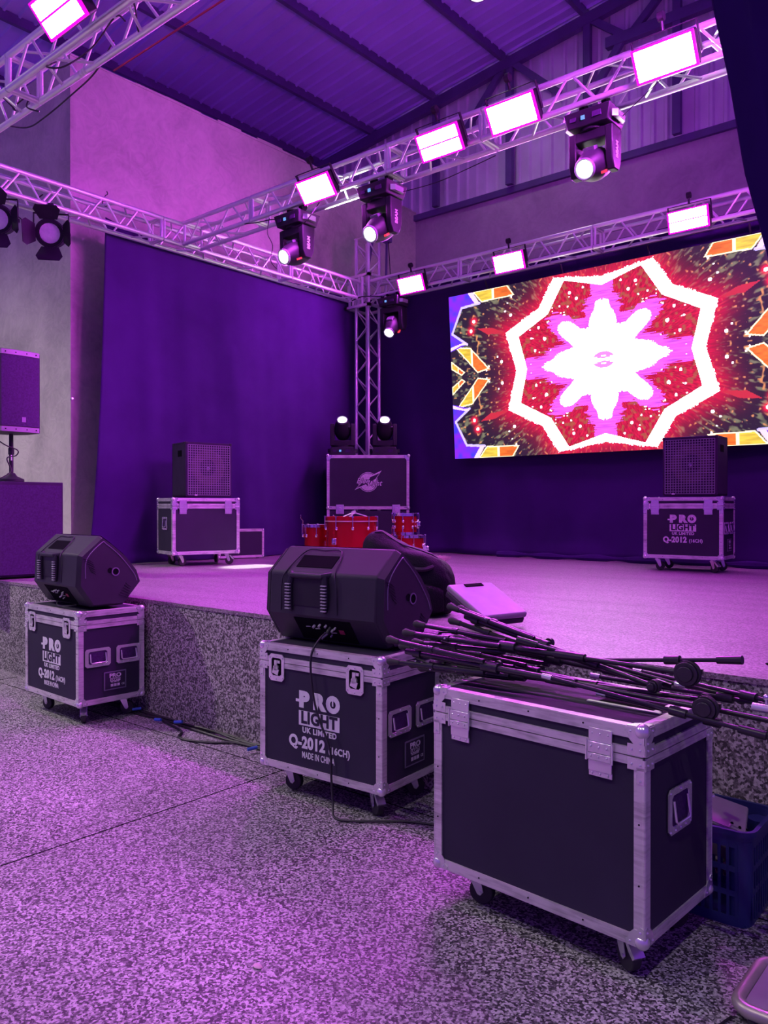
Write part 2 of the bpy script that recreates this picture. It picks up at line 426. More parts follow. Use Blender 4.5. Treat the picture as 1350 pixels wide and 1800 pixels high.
# ------------------------------------------------------------------ box trusses (0.29 m square, welded tube)
S = 0.2875; HS = 0.12
brace_cache = {}
def truss_segment(name, L, label, loc, rot, group, nb=None):
    """runs along local +X, centred on the axis; parts: chord, brace, end_frame"""
    t = thing(name, label, 'truss', loc, group=group, rot=rot)
    r = 0.0245
    for sy in (-1, 1):
        for sz in (-1, 1):
            MB().cyl((0.005, sy*HS, sz*HS), (L-0.005, sy*HS, sz*HS), r, 12).build('chord', 'truss', t)
    nb = nb or max(1, round((L-0.16)/0.48))
    step = (L-0.16)/nb
    key = (round(step, 4))
    if key not in brace_cache:
        ms = []
        for kind in range(4):
            m = MB()
            a, b_ = (0.03, step/2-0.02), (step/2+0.02, step-0.03)
            seg = a if kind % 2 == 0 else b_
            s0, s1 = (-1, 1) if kind % 2 == 0 else (1, -1)
            if kind < 2: m.cyl((seg[0], 0, s0*HS), (seg[1], 0, s1*HS), 0.0105, 8)
            else: m.cyl((seg[0], s0*HS, 0), (seg[1], s1*HS, 0), 0.0105, 8)
            o = m.build('brace', 'truss'); ms.append(o.data); bpy.data.objects.remove(o)
        brace_cache[key] = ms
    ms = brace_cache[key]
    for i in range(nb):
        x = 0.08+i*step
        for side in (-1, 1):
            for kind in (0, 1):
                o = bpy.data.objects.new('brace', ms[kind]); COL.objects.link(o); o.parent = t; o.location = (x, side*HS, 0)
            o = bpy.data.objects.new('brace', ms[2 if (i+(side > 0)) % 2 else 3]); COL.objects.link(o); o.parent = t; o.location = (x, 0, side*HS)
    for x in (0.02, L-0.02):
        m = MB()
        for s_ in (-1, 1):
            m.cyl((x, s_*HS, -HS), (x, s_*HS, HS), 0.016, 8); m.cyl((x, -HS, s_*HS), (x, HS, s_*HS), 0.016, 8)
        m.build('end_frame', 'truss', t)
    return t
ZT = 4.645   # truss axis height
RX = (0, 0, 0); RY = (0, 0, R(90))
XA = -7.955; YC = 5.745; YBk = 8.925; YD = 2.835
g = 'aluminium box trusses over the stage'
for (y0, y1, d) in ((3.0, 5.365, 'nearest the camera, carrying the barn-door lamps'), (5.365, 7.365, 'in the middle, above the side curtain'), (7.365, 8.78, 'at the far end beside the corner tower')):
    truss_segment('box_truss', y1-y0, 'section of left side truss '+d, (XA, y0, ZT), RY, g)
for (x0, x1, d) in ((-7.74, -6.1, 'next to the corner tower'), (-6.1, -4.19, 'above the left half of the big screen'), (-4.19, -2.2, 'above the right half of the big screen'), (-2.2, -1.45, 'at its far right end behind the swept curtain')):
    truss_segment('box_truss', x1-x0, 'section of back truss '+d, (x0, YBk, ZT), RX, g)
for (x0, x1, d) in ((-7.80, -6.60, 'meeting the left side truss'), (-6.60, -4.70, 'lit white by a beam near the leftmost pink panel'), (-4.70, -3.67, 'short piece holding the second pink panel'), (-3.67, -1.6, 'on the right, running behind the swept curtain')):
    truss_segment('box_truss', x1-x0, 'section of middle cross truss '+d, (x0, YC, ZT), RX, g)
for (x0, x1, d) in ((-7.3, -5.9, 'at the left picture edge'), (-5.9, -3.72, 'at top left, draped with loose black cables'), (-3.72, -1.6, 'beyond the splice at the top edge')):
    truss_segment('box_truss', x1-x0, 'section of front cross truss '+d, (x0, YD, ZT), RX, g)
truss_segment('box_truss', 2.9, 'right side truss section carrying the swept curtain', (-1.30, 5.9, ZT), RY, g)
truss_segment('box_truss', 2.8, 'right side truss section nearest the hall', (-1.30, 3.0, ZT), RY, g)
# corner tower
TX, TY = -7.88, 8.97
t = thing('truss_tower', 'upright aluminium truss tower in the back left corner of the stage', 'truss tower', (TX, TY, ZS))
for sx in (-1, 1):
    for sy in (-1, 1):
        MB().cyl((sx*HS, sy*HS, 0.012), (sx*HS, sy*HS, 4.66), 0.0245, 12).build('chord', 'truss', t)
nb = 9; z0, z1 = 0.15, 4.6; st = (z1-z0)/nb
for i in range(nb):
    z = z0+i*st
    for ax in 'xy':
        for s_ in (-1, 1):
            for (a, b_, za, zb_) in ((-1, 1, z+0.02, z+st/2-0.02), (1, -1, z+st/2+0.02, z+st-0.02)):
                m = MB()
                p = (a*HS, s_*HS, za) if ax == 'x' else (s_*HS, a*HS, za)
                q = (b_*HS, s_*HS, zb_) if ax == 'x' else (s_*HS, b_*HS, zb_)
                m.cyl(p, q, 0.0105, 8).build('brace', 'truss', t)
MB().box((0, 0, 0.006), (0.36, 0.36, 0.012)).build('base_plate', 'truss', t)
m = MB(); m.box((0, 0, 4.65), (0.29, 0.29, 0.012)); m.build('top_plate', 'truss', t)
# sleeve block riding on the tower
t = thing('sleeve_block', 'sleeve block of upright tubes joining tower and two trusses', 'truss corner', (TX, TY, ZT))
for (dx, dy) in ((-0.19, -0.19), (0.19, -0.19), (-0.19, 0.19), (0.19, 0.19), (0.0, -0.20), (-0.20, 0), (0.20, 0), (0.09, -0.22), (-0.09, -0.22)):
    MB().cyl((dx, dy, -0.21), (dx, dy, 0.19), 0.02, 10).build('post', 'truss', t)
for z in (-0.23, 0.21):
    m = MB()
    for (a, b_) in (((-0.22, -0.22), (0.22, -0.22)), ((0.22, -0.22), (0.22, 0.22)), ((0.22, 0.22), (-0.22, 0.22)), ((-0.22, 0.22), (-0.22, -0.22))):
        m.box(((a[0]+b_[0])/2, (a[1]+b_[1])/2, z), (abs(a[0]-b_[0])+0.05, abs(a[1]-b_[1])+0.05, 0.035))
    m.build('ring_plate', 'truss', t)
# chain hoist on the tower head
t = thing('chain_hoist', 'dark hoist with hanging lines beside the tower head', 'hoist', (TX+0.27, TY+0.12, 5.5))
MB().box((0, 0, 0), (0.12, 0.12, 0.24)).build('housing', 'steel', t, bevel=0.01)
MB().tube([(0.0, 0, -0.1), (-0.01, 0, -0.62)], 0.018, 6).build('strap', 'steel', t)
MB().tube([(0.03, 0, -0.1), (0.07, 0, -0.6)], 0.007, 6).build('line', 'cable', t)
MB().tube([(-0.27, -0.12, -0.53), (-0.2, -0.1, -0.1), (0.0, 0, 0.05)], 0.02, 6).build('arm', 'steel', t)

# ------------------------------------------------------------------ LED wash panels
def led_panel(label, loc, tilt, kind, group='pink LED wash panels on the trusses', yaw=0.0, w=0.43, h=0.225):
    t = thing('led_wash_light', label, 'stage light', loc, group=group, rot=(R(abs(tilt)), 0, R(yaw)))
    # local: face looks along -Y; rotation about X tips the face downward
    MB().box((0, 0.05, 0), (w, 0.09, h)).build('housing', 'black', t, bevel=0.012)
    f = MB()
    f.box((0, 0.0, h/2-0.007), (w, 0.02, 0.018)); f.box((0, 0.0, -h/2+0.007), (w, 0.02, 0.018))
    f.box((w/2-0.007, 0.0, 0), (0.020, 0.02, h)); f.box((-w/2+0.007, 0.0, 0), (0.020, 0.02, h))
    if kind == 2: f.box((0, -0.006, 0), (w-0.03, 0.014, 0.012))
    f.build('glow_rim', 'led_rim', t)  # housing frame painted with emission as the panel's magenta glow
    if kind == 2:
        for s_ in (-1, 1):
            MB().box((0, -0.004, s_*(h/4-0.003)), (w-0.03, 0.012, h/2-0.020)).build('light_strip', 'led_white', t)
    else:
        MB().box((0, -0.004, 0), (w-0.03, 0.012, h-0.026)).build('light_strip', 'led_white', t)
    y = MB()
    for s_ in (-1, 1): y.box((s_*(w/2+0.012), 0.07, 0.06), (0.006, 0.03, 0.20))
    y.box((0, 0.07, 0.163), (w+0.03, 0.03, 0.006)); y.build('yoke', 'black', t)
    c = MB(); c.cyl((0, 0.07, 0.16), (0, 0.085, 0.24), 0.012, 8); c.cyl((-0.02, 0.09, 0.25), (0.02, 0.09, 0.25), 0.034, 12)
    c.build('clamp', 'black', t)
    return t
PY = 5.50; BY = 8.68
led_panel('added unseen pink panel on the right side truss aimed across the stage, nearer the hall', (-1.56, 4.9, 4.60), 16, 1, yaw=-90)  # added panel out of view, brightens the left wall and side curtain
led_panel('added unseen pink panel on the right side truss aimed across the stage, nearer the screen', (-1.56, 7.4, 4.60), 16, 1, yaw=-90)  # second added panel out of view, fills the same wall
led_panel('leftmost bright pink panel on the middle cross truss', (-5.50, PY, 4.54), -38, 1)
led_panel('two-strip pink panel, second from the left on the middle cross truss', (-4.02, PY, 4.55), -34, 2)
led_panel('bright pink panel, third from the left on the middle cross truss', (-3.31, PY, 4.57), -34, 1)
led_panel('largest bright pink panel, rightmost on the middle cross truss', (-2.09, PY, 4.57), -34, 1)
led_panel('small pink panel on back truss next to the corner tower', (-6.83, BY, 4.53), -22, 1)
led_panel('pink panel on back truss above the left part of the screen', (-5.27, BY, 4.53), -22, 1)
led_panel('two-strip pink panel on back truss above the right part of the screen', (-3.04, BY, 4.55), -16, 2)
led_panel('two-strip violet-white panel on the front truss at top left', (-4.68, 2.46, 4.50), -42, 2)

# ------------------------------------------------------------------ moving head lights
def aim_matrix(d):
    d = Vector(d).normalized()
    return d.to_track_quat('Z', 'Y').to_matrix().to_4x4()
def moving_head(label, loc, rz, tilt, hanging, group, text=None, spot=None, spot_e=0, spot_size=4, scale=1.0, base_d=0.30, disp=True):
    """built standing (base at z=0, head above); hanging ones are flipped. tilt: head direction elevation in local -Y/Z plane"""
    t = thing('moving_head_light', label, 'moving head light', loc, group=group)
    fl = -1 if hanging else 1
    def z(v): return v*fl*scale
    k = scale
    def bx(name, c, d, mat, bev=0.008, rot=None, par=t):
        return MB().box((c[0]*k, c[1]*k, z(c[2])), (d[0]*k, d[1]*k, d[2]*k), rot=rot).build(name, mat, par, bevel=bev)
    # base: tapered
    m = MB(); a, b_ = 0.19, 0.16
    vs = [(-a*k, -base_d/2*k, z(0.012)), (a*k, -base_d/2*k, z(0.012)), (a*k, base_d/2*k, z(0.012)), (-a*k, base_d/2*k, z(0.012)),
          (-b_*k, -base_d/2*.86*k, z(0.13)), (b_*k, -base_d/2*.86*k, z(0.13)), (b_*k, base_d/2*.86*k, z(0.13)), (-b_*k, base_d/2*.86*k, z(0.13))]
    fs = [(0, 3, 2, 1), (4, 5, 6, 7), (0, 1, 5, 4), (1, 2, 6, 5), (2, 3, 7, 6), (3, 0, 4, 7)]
    if hanging: fs = [f[::-1] for f in fs]
    base = m.add(vs, fs).build('base', 'black', t, bevel=0.008)
    if disp:
        MB().box((-0.03*k, -base_d/2*.945*k, z(0.07)), (0.030*k, 0.012*k, 0.028*k)).build('display', 'display', base)
    pm = MB()
    pm.box((-0.11*k, -base_d/2*.95*k, z(0.07)), (0.05*k, 0.008*k, 0.03*k)); pm.box((0.08*k, -base_d/2*.95*k, z(0.07)), (0.07*k, 0.008*k, 0.04*k))
    pm.build('control_keys', 'perf', base)
    for s_ in (-1, 1):                                  # handles on the base sides
        MB().prism([(-0.09*k, 0.0), (0.09*k, 0.0), (0.06*k, 0.035*k), (-0.06*k, 0.035*k)], 'z', z(0.05), z(0.10),
                   mtx=Matrix.Translation((s_*0.18*k, 0, 0)) @ Matrix.Rotation(R(-90*s_), 4, 'Z')).build('carry_handle', 'plated' if hanging else 'black', base)
    if hanging:
        for s_ in (-1, 1):
            cm = MB(); cm.box((s_*0.09, 0, 0.02), (0.035, 0.05, 0.05)); cm.cyl((s_*0.09-0.02, 0, 0.064), (s_*0.09+0.02, 0, 0.064), 0.042, 14)
            cm.build('clamp', 'parbody', t)
    # yoke: turntable + two arms
    y = thing('yoke', '', 'x'); del y['label']; del y['category']; y.parent = t
    y.rotation_euler = (0, 0, rz)
    MB().cyl((0, 0, z(0.125)), (0, 0, z(0.150)), 0.11*k, 24).build('turntable', 'black', y)
    MB().box((0, 0, z(0.185)), (0.34*k, 0.16*k, 0.08*k)).build('yoke_bridge', 'black', y, bevel=0.01)
    for s_ in (-1, 1):
        pr = [(-0.085, 0.15), (0.085, 0.15), (0.075, 0.40), (0.04, 0.47), (-0.04, 0.47), (-0.075, 0.40)]
        arm = MB().prism([(p*k, z(q)) for p, q in pr], 'x', (s_*0.148-0.030)*k, (s_*0.148+0.030)*k).build('yoke_arm', 'black', y, bevel=0.008)
        if text and s_ > 0:
            mt = Matrix.Translation((0.180*k, 0, z(0.32))) @ Matrix.Rotation(R(90), 4, 'Z') @ FACE @ Matrix.Rotation(R(90 if hanging else -90), 4, 'Z')
            text_mesh('arm_lettering', text, 0.052*k, 0.0012, arm, mt, 'white', depth=0.001)
    # head about tilt axis at z=.40
    hd = thing('head', '', 'x'); del hd['label']; del hd['category']; hd.parent = y
    hd.location = (0, 0, z(0.385))
    el = R(tilt)
    d = Vector((0, -math.cos(el), math.sin(el)))
    rotm = aim_matrix(d)
    pro = [(0.0, -0.16), (0.055, -0.158), (0.095, -0.13), (0.115, -0.07), (0.12, 0.0), (0.116, 0.06), (0.104, 0.11), (0.084, 0.16), (0.076, 0.185), (0.066, 0.185), (0.064, 0.165), (0.0, 0.165)]
    # children may only be three levels deep: head shell, bezel and lens hang straight under the yoke
    Mx = Matrix.Translation((0, 0, z(0.385))) @ rotm @ Matrix.Diagonal((k, k, k, 1))
    bpy.data.objects.remove(hd)
    MB().lathe(pro, n=28, mtx=Mx).build('head_shell', 'black', y)
    MB().lathe([(0.064, 0.17), (0.078, 0.17), (0.080, 0.200), (0.074, 0.206), (0.064, 0.200), (0.063, 0.17)], n=28, mtx=Mx).build('lens_bezel', 'grille', y)
    MB().lathe([(0.062, 0.182), (0.05, 0.190), (0.03, 0.194), (0.0005, 0.196)], n=28, mtx=Mx).build('lens', 'beam', y)
    MB().box((0, 0.118, 0.02), (0.09, 0.03, 0.07), mtx=Mx).build('cooling_cover', 'grille', y)
    MB().box((0.10, -0.06, 0.09), (0.03, 0.02, 0.05), mtx=Mx).build('indicator', 'redled' if hanging else 'black', y)
    if spot is not None:
        L = bpy.data.lights.new('beam', 'SPOT'); L.energy = spot_e; L.color = BEAM_C; L.spot_size = R(spot_size); L.spot_blend = 0.6; L.shadow_soft_size = 0.03
        lo = bpy.data.objects.new('beam', L); COL.objects.link(lo); lo.parent = t
        yr = Matrix.Rotation(rz, 4, 'Z')
        p = yr @ (Vector((0, 0, z(0.385))) + d*0.215*k)
        lo.location = p
        tgt = Vector(spot)-Vector(loc)-p
        lo.rotation_euler = (-tgt).to_track_quat('Z', 'Y').to_euler()
    return t
gm = 'moving head beam lights'
zc = ZT-HS-0.075
yf = YC-0.05
moving_head('moving head lamp hanging at the left of the middle cross truss', (-5.97, yf, zc+0.0), R(-2), -25, True, gm, 'BEAM')
moving_head('moving head lamp hanging in front of the corner tower', (-4.83, yf, zc), R(0), -32, True, gm, 'BEAM')
moving_head('largest moving head lamp, hanging right of centre from the middle truss', (-2.70, yf, zc), R(0), -28, True, gm, 'BEAM')
moving_head('dark moving head lamp hanging from the back truss beside the corner tower', (-7.26, YBk-0.1, zc), R(10), -46, True, gm, spot=(-6.85, 5.80, ZS), spot_e=4000, spot_size=8)

# ------------------------------------------------------------------ barn-door lamps on the left truss
def par_can(label, loc, rz, tilt):
    t = thing('barn_door_lamp', label, 'stage lamp', loc, rz=rz, group='black barn-door lamps on the left truss'); t.scale = (1.12, 1.12, 1.12)
    # yoke
    y = MB(); y.box((0, 0, -0.06), (0.30, 0.03, 0.006))
    for s_ in (-1, 1): y.box((s_*0.15, 0, -0.16), (0.006, 0.03, 0.20))
    y.build('yoke', 'parbody', t)
    c = MB(); c.box((0, 0, -0.035), (0.03, 0.04, 0.05)); c.cyl((-0.02, 0, 0.0), (0.02, 0, 0.0), 0.036, 12); c.build('clamp', 'parbody', t)
    Mx = Matrix.Translation((0, 0, -0.24)) @ aim_matrix((0, -math.cos(R(tilt)), math.sin(R(tilt))))
    MB().lathe([(0.0, -0.17), (0.08, -0.165), (0.115, -0.12), (0.125, -0.02), (0.128, 0.06), (0.105, 0.07), (0.10, 0.055), (0.0, 0.055)], n=24, mtx=Mx).build('lamp_body', 'parbody', t)
    MB().lathe([(0.088, 0.058), (0.05, 0.066), (0.0005, 0.07)], n=24, mtx=Mx).build('lens', 'lens_off', t)
    m = MB(); m.lathe([(0.092, 0.06), (0.12, 0.06), (0.12, 0.075), (0.092, 0.075), (0.092, 0.06)], n=24, mtx=Mx)
    for s_ in (-1, 1): m.cyl((s_*0.12, 0, 0), (s_*0.165, 0, 0), 0.016, 8, mtx=Mx)
    m.build('front_frame', 'parbody', t)
    for a, open_ in ((0, 50), (90, 35), (180, 55), (270, 35)):
        Q = Mx @ Matrix.Rotation(R(a), 4, 'Z') @ Matrix.Translation((0, 0.118, 0.075)) @ Matrix.Rotation(R(open_), 4, 'X').inverted()
        MB().prism([(-0.075, 0.0), (0.075, 0.0), (0.115, 0.10), (0.09, 0.145), (-0.09, 0.145), (-0.115, 0.10)], 'y', -0.0015, 0.0015, mtx=Q).build('barn_door', 'parbody', t)
    MB().tube(smoothpath([(-0.02, 0, -0.10), (-0.14, 0.08, -0.02), (-0.16, 0.14, 0.10), (-0.1, 0.13, 0.16)]), 0.006, 6).build('power_cord', 'cable', t)
    return t
par_can('black barn-door lamp on the left truss with its round lens in full view', (-7.80, 4.02, ZT-HS-0.03), R(50), -14)
par_can('black barn-door lamp cut off by the left picture edge', (-7.80, 3.50, ZT-HS-0.03), R(50), -14)

# ------------------------------------------------------------------ LED screen
t = thing('led_screen', 'huge LED screen showing a red and white star kaleidoscope, hanging under the back truss', 'LED screen', (-6.395, 9.12, 2.127), rot=(math.atan2(0.156, 2.212), 0, 0))
SW, SH = 4.45, 2.217
def inpoly(x, y, poly):
    c = np.zeros(x.shape, bool); n = len(poly)
    for i in range(n):
        x1, y1 = poly[i]; x2, y2 = poly[(i+1) % n]
        cond = ((y1 > y) != (y2 > y)) & (x < (x2-x1)*(y-y1)/((y2-y1) if y2 != y1 else 1e-9)+x1)
        c ^= cond
    return c
def segdist(x, y, pts):
    d = np.full(x.shape, 9.0)
    for (x1, y1), (x2, y2) in zip(pts, pts[1:]):
        dx, dy = x2-x1, y2-y1; t_ = np.clip(((x-x1)*dx+(y-y1)*dy)/(dx*dx+dy*dy), 0, 1)
        d = np.minimum(d, np.hypot(x-x1-t_*dx, y-y1-t_*dy))
    return d
def vnoise(x, y, s, seed):
    rng = np.random.RandomState(seed); g_ = rng.rand(64, 64)
    X = x*s+100; Y = y*s+100; xi = np.floor(X).astype(int); yi = np.floor(Y).astype(int); fx = X-xi; fy = Y-yi
    fx = fx*fx*(3-2*fx); fy = fy*fy*(3-2*fy)
    a = g_[xi % 64, yi % 64]; b_ = g_[(xi+1) % 64, yi % 64]; c = g_[xi % 64, (yi+1) % 64]; d = g_[(xi+1) % 64, (yi+1) % 64]
    return (a*(1-fx)+b_*fx)*(1-fy)+(c*(1-fx)+d*fx)*fy
NU, NV = 600, 300
uu, vv = np.meshgrid(np.linspace(0, SW, NU+1), np.linspace(0, SH, NV+1))
U = (uu[:-1, :-1]+uu[1:, 1:])/2; V = (vv[:-1, :-1]+vv[1:, 1:])/2
x = np.abs(U-SW/2); y = np.abs(V-SH/2)
img = np.zeros(x.shape+(3,))
ang = np.arctan2(y, x); rad = np.hypot(x, y)
# ground: dark with fine green and straw streaks pointing at the centre
st_ = vnoise(ang*9, rad*2.2, 5.0, 1)*0.6+vnoise(ang*22, rad*5, 5.0, 2)*0.5
base = np.array([0.022, 0.014, 0.030])
img[:] = base
k_ = np.clip((st_-0.62)*4, 0, 1)[..., None]; img = img*(1-k_)+np.array([0.20, 0.20, 0.12])*k_
k2 = np.clip((vnoise(ang*14+3, rad*7, 4, 9)-0.80)*8, 0, 1)[..., None]; img = img*(1-k2)+np.array([0.75, 0.30, 0.12])*k2
outer = [(0, 0), (1.20, 0), (1.34, 0.50), (0.85, 0.74), (0.63, 1.08), (0, 0.985)]
inner = [(0, 0), (1.045, 0), (1.155, 0.425), (0.725, 0.65), (0.49, 1.025), (0, 0.885)]
od = segdist(x, y, outer[1:]); ins_o = inpoly(x, y, outer); ins_i = inpoly(x, y, inner)
gl = np.exp(-(od/0.16)**1.5)[..., None]; glow = np.array([0.85, 0.01, 0.06])
gl2 = gl*(0.55+0.45*vnoise(ang*20, rad*3, 5, 3)[..., None])
img = img*(1-gl2)+glow*gl2
leaf = inpoly(x, y, [(1.34, 0.50), (1.55, 0.60), (1.78, 0.62), (1.62, 0.52)])
img[leaf] = (0.62, 0.03, 0.05)
# ribbons
def ribbon(poly, c1, c2, edge=(1.6, 1.3, 0.8)):
    m_ = inpoly(x, y, poly); d = segdist(x, y, poly+[poly[0]])
    tt = np.clip((x-min(p[0] for p in poly))/(max(p[0] for p in poly)-min(p[0] for p in poly)), 0, 1)
    n_ = vnoise(x*4, y*14, 4, 5)
    s_ = (tt > 0.5)[..., None]
    c = np.where(s_, np.array(c1), np.array(c2))*(0.75+0.6*n_[..., None])
    img[m_] = c[m_]; img[m_ & (d < 0.016)] = edge
    img[m_ & (np.abs(tt-0.5) < 0.03)] = edge
ribbon([(2.16, 0.42), (1.90, 0.38), (1.61, 0.07), (1.80, 0.03)], (0.85, 0.55, 0.05), (0.90, 0.17, 0.02))
ribbon([(2.225, 0.235), (2.00, 0.06), (2.06, 0.02), (2.225, 0.12)], (0.85, 0.45, 0.05), (0.90, 0.12, 0.02))
ribbon([(1.84, 1.12), (1.70, 0.955), (1.19, 0.965), (1.30, 1.12)], (0.85, 0.58, 0.06), (0.92, 0.17, 0.02))
bl = inpoly(x, y, [(2.23, 1.12), (1.84, 1.12), (1.73, 0.95), (2.02, 0.93), (2.19, 0.60), (1.95, 0.43), (2.23, 0.36)])
nb_ = vnoise(x*5, y*5, 3, 6)[..., None]
bc = np.array([0.04, 0.05, 0.95])*(1-nb_)+np.array([0.30, 0.02, 0.95])*nb_
img[bl] = bc[bl]
be = segdist(x, y, [(1.73, 0.95), (2.02, 0.93), (2.19, 0.60), (1.95, 0.43)]) < 0.016
img[be] = (0.75, 0.6, 1.5)
vl = inpoly(x, y, [(1.95, 0.43), (2.05, 0.43), (2.23, 0.37), (2.22, 0.42), (1.97, 0.47)]) | inpoly(x, y, [(1.73, 0.95), (1.84, 1.12), (1.92, 1.12), (1.80, 0.95)])
img[vl] = (1.2, 0.75, 1.4)
# inner red field
n1 = vnoise(ang*25, rad*6, 5, 7); n2 = vnoise(x*9, y*9, 3, 8)
ri = np.array([0.62, 0.012, 0.05])*(0.55+0.8*n1[..., None]); gk = np.clip((n2-0.62)*4, 0, 0.6)[..., None]
ri = ri*(1-gk)+np.array([0.35, 0.14, 0.05])*gk
img[ins_i] = ri[ins_i]
# snowflake with a magenta fringe
th = np.degrees(ang)
kt = [0, 4, 8, 14, 20, 27, 30, 33, 36, 41, 46, 50, 54, 60, 67, 71, 75, 80, 84, 90]; kr = [0.82, 0.76, 0.66, 0.60, 0.50, 0.43, 0.50, 0.66, 0.73, 0.75, 0.73, 0.66, 0.52, 0.45, 0.44, 0.52, 0.56, 0.62, 0.70, 0.71]
fr = np.interp(th, kt, kr)*(1+0.05*(vnoise(ang*30, rad*0+1, 5, 11)-0.5))
mg = fr*1.06+0.05+0.16*vnoise(x*2, y*20, 4, 12)
arm = (np.minimum(x, y) < 0.10+0.06*vnoise(x*2, y*22, 4, 17))
mk = ins_i & ((rad < mg) | arm)
mc = np.array([0.80, 0.10, 0.95])*(0.75+0.9*vnoise(x*2, y*40, 3, 13)[..., None])
img[mk] = mc[mk]
img[ins_i & (rad < fr)] = (4, 4, 4)
hole = (np.hypot(x/0.145, y/0.10) < 1) & (np.abs(y) > 0.012) & (vnoise(x*4, y*30, 4, 14) > 0.35)
img[hole] = (0.85, 0.28, 1.0)
img[ins_o & ~ins_i] = (5, 5, 5)
tear = (od < 0.014) & ~ins_o & (vnoise(ang*40, rad*0, 5, 15) > 0.74); img[tear] = (4, 3, 3.5)
# sparks
rng = np.random.RandomState(4)
dots = [(0.78, 0.35, .022), (0.92, 0.22, .018), (0.86, 0.50, .018), (0.64, 0.42, .014), (0.97, 0.38, .014), (0.50, 0.60, .016), (0.33, 0.78, .020), (0.42, 0.86, .018), (0.24, 0.90, .014), (0.56, 0.72, .014), (0.45, 0.70, .012),
        (1.42, 0.14, .020), (1.48, 0.21, .014), (1.62, 0.10, .012), (1.66, 0.05, .010), (1.26, 0.72, .020), (1.34, 0.78, .014), (1.02, 0.93, .018), (0.98, 1.0, .012), (1.24, 0.95, .012), (1.30, 0.88, .010), (1.1, 0.84, .012)]
for _ in range(26): dots.append((rng.uniform(0.4, 1.0), rng.uniform(0.05, 0.85), rng.uniform(.006, .011)))
for (dx, dy, r_) in dots:
    dd = np.hypot(x-dx, y-dy)
    ok = dd < r_
    if dx < 1.15: ok &= ins_i & (rad > mg)
    img[ok] = (2.5, 2.0, 2.2)
for (dx, dy) in ((1.83, 0.72), (1.88, 0.60)):
    dd = np.hypot(x-dx, y-dy); g_ = np.exp(-(dd/0.045)**2)[..., None]
    img = img*(1-g_)+np.array([1.6, 0.02, 0.08])*g_; img[dd < 0.022] = (4, 3, 3)
vx = np.stack([uu.ravel(), np.zeros(uu.size), vv.ravel()], 1)
me = bpy.data.meshes.new('screen_image'); W1 = NU+1
idx = (np.arange(NV)[:, None]*W1+np.arange(NU)[None, :]).ravel()
quads = np.stack([idx, idx+1, idx+1+W1, idx+W1], 1)
me.vertices.add(len(vx)); me.vertices.foreach_set('co', vx.ravel().astype('f'))
me.loops.add(quads.size); me.loops.foreach_set('vertex_index', quads.ravel().astype('i'))
me.polygons.add(len(quads)); me.polygons.foreach_set('loop_start', np.arange(0, quads.size, 4).astype('i'))
me.update(calc_edges=True)
ca = me.color_attributes.new('picture', 'FLOAT_COLOR', 'CORNER')
colr = np.ones((len(quads), 4, 4), 'f'); colr[:, :, :3] = img.reshape(-1, 1, 3)
ca.data.foreach_set('color', colr.ravel())
m, nt, b = new_mat('led_pixels'); setc(b, (0.01, 0.01, 0.01), 0.5)
at = nt.nodes.new('ShaderNodeAttribute'); at.attribute_name = 'picture'
nt.links.new(at.outputs['Color'], b.inputs['Emission Color']); b.inputs['Emission Strength'].default_value = 1.15
me.materials.append(m)
o = bpy.data.objects.new('screen_image', me); COL.objects.link(o); o.parent = t
MB().box((SW/2, 0.045, SH/2), (SW+0.01, 0.08, SH+0.01)).build('cabinet', 'black', t)
for i in (0.6, 1.7, 2.8, 3.9):
    MB().tube([(i, 0.05, SH), (i, 0.0, SH+0.12)], 0.012, 6).build('hanging_strap', 'cable', t)

